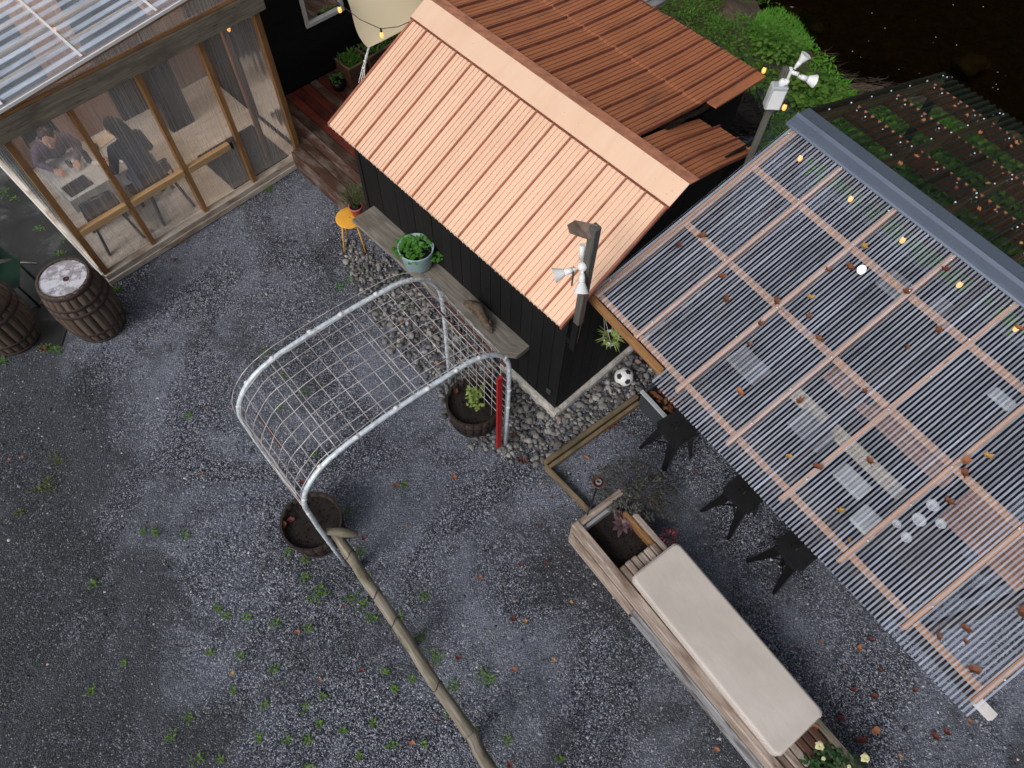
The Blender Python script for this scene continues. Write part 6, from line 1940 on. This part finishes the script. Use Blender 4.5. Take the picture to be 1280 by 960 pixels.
def bigleaf(px, py, R, n, L, lab, hgt_=.30):
    p = zz_at(px, py); tt = thing('broadleaf_plant', lab, 'plant', p)
    m = MB()
    for _ in range(n):
        a = RU(0, 6.28); r = R * sqrt(random.random())
        m.leaf((cos(a) * r, sin(a) * r, hgt_ * RU(.5, 1)), (cos(a + RU(-.7, .7)), sin(a + RU(-.7, .7)), RU(-.1, .35)), (0, 0, 1), L * RU(.7, 1.2), L * RU(.6, .85), .25, 3)
    m.build('foliage', 'weed_green', tt)
    m = MB()
    for _ in range(14): a = RU(0, 6.28); r = R * .7 * random.random(); m.tube([(cos(a) * r * .4, sin(a) * r * .4, 0), (cos(a) * r, sin(a) * r, hgt_ * .7)], .006, 4)
    m.build('stem', 'bank_green', tt)
bigleaf(1008, 130, .42, 170, .11, 'broad leaved green plant just right of the utility pole')
bigleaf(1040, 145, .28, 80, .10, 'broad leaved green plant touching the dark canopy slope')
bigleaf(965, 72, .35, 120, .09, 'pale broad leaved plant behind the grey meter box')
bigleaf(890, 75, .40, 150, .07, 'green leafy plant behind the brown roof corner')
bigleaf(930, 108, .35, 120, .07, 'leafy plant beside the roof tip and pole')
bigleaf(1000, 178, .30, 60, .08, 'low green plant hidden partly by the ridge cap end')
bigleaf(1130, 230, .9, 260, .14, 'leafy green plants seen beneath the dark canopy slope, left group', .2)
bigleaf(1222, 215, .65, 200, .14, 'leafy green plants seen beneath the dark canopy slope, right group', .2)
bigleaf(1255, 290, .7, 160, .14, 'leafy green plants beneath the dark canopy at the photo edge', .2)
# dark burnt shrub mound
dp = zz_at(918, 150)
ds = thing('dead_shrub', 'black dead shrub mound between the roof corner and pole', 'shrub', dp)
m = MB()
for _ in range(420):
    a = RU(0, 6.28); r = RU(0, .42); z0 = RU(.0, .35) * (1 - r)
    m.tube([(cos(a) * r, sin(a) * r, z0), (cos(a + .4) * (r + .1), sin(a + .4) * (r + .1), z0 + RU(-.03, .08))], .008, 3)
m.build('twigs', 'bark_black', ds)
m = MB().blob((0, 0, .05), .38, 2, .3, (1, 1, .6)); m.build('mound', 'bark_black', ds)
# roots and twigs on the bare bank
m = MB()
for _ in range(420):
    px, py = RU(1005, 1115), RU(55, 150)
    if px < 1010 + (150 - py) * .05 or py < 62 + (px - 1020) * .15: continue
    p = zz_at(px, py) + Vector((0, 0, RU(0, .03))); a = RU(-.6, .3); L = RU(.1, .35)
    m.tube([p, p + Vector((cos(a) * L * .5, sin(a) * L * .5, RU(0, .03))), p + Vector((cos(a + .4) * L, sin(a + .4) * L, 0))], RU(.003, .007), 3)
m.build('bank_twigs', 'root_brown', kind='stuff', label='tangle of roots and twigs on the bare bank')
for (px, py, r, lb) in ((987, 17, .17, 'pale grey boulder at the top of the grassy bank by water'), (1020, 38, .13, 'grey rock at the tip of the grass beside water'), (985, 160, .12, 'grey stone at the foot of the utility pole'), (1212, 85, .26, 'submerged grey rock in the dark stream')):
    if py > 80 and px > 1100: p = G(px, py, -1.25)
    else: p = zz_at(px, py)
    MB().blob((0, 0, r * .3), r, 2, .3, (1.2, .9, .6)).build('rock', 'stone_grey', None, 0, p, label=lb, cat='rock')
# small floating specks on the stream
m = MB()
for _ in range(32):
    px, py = RU(1020, 1280), RU(0, 120)
    p = G(px, py, -.795); 
    if p.y < shore(p.x) + .2: continue
    m.blob(p, RU(.005, .011), 0, .2, (1, 1, .3))
m.build('floating_specks', 'white_paint', kind='stuff', label='tiny pale specks floating on the stream')
# weathered planks beyond the brown roof
tt = thing('weathered_platform', 'grey weathered plank platform showing past the brown roof eave', 'platform', G(806, 14, 1.9), 135.4 - 90)
for i in range(4):
    MB().box(-.1 + i * 0, .0 + .42, -.02 + i * .13, .10 + i * .13, -.04, 0, 0).build('plank', 'barn_wood_grey', tt, .004)
for sx in (-.05, .37):
    MB().box(sx - .03, sx + .03, .2, .26, -2.1, -.041, 2).build('post', 'blackish_post', tt)
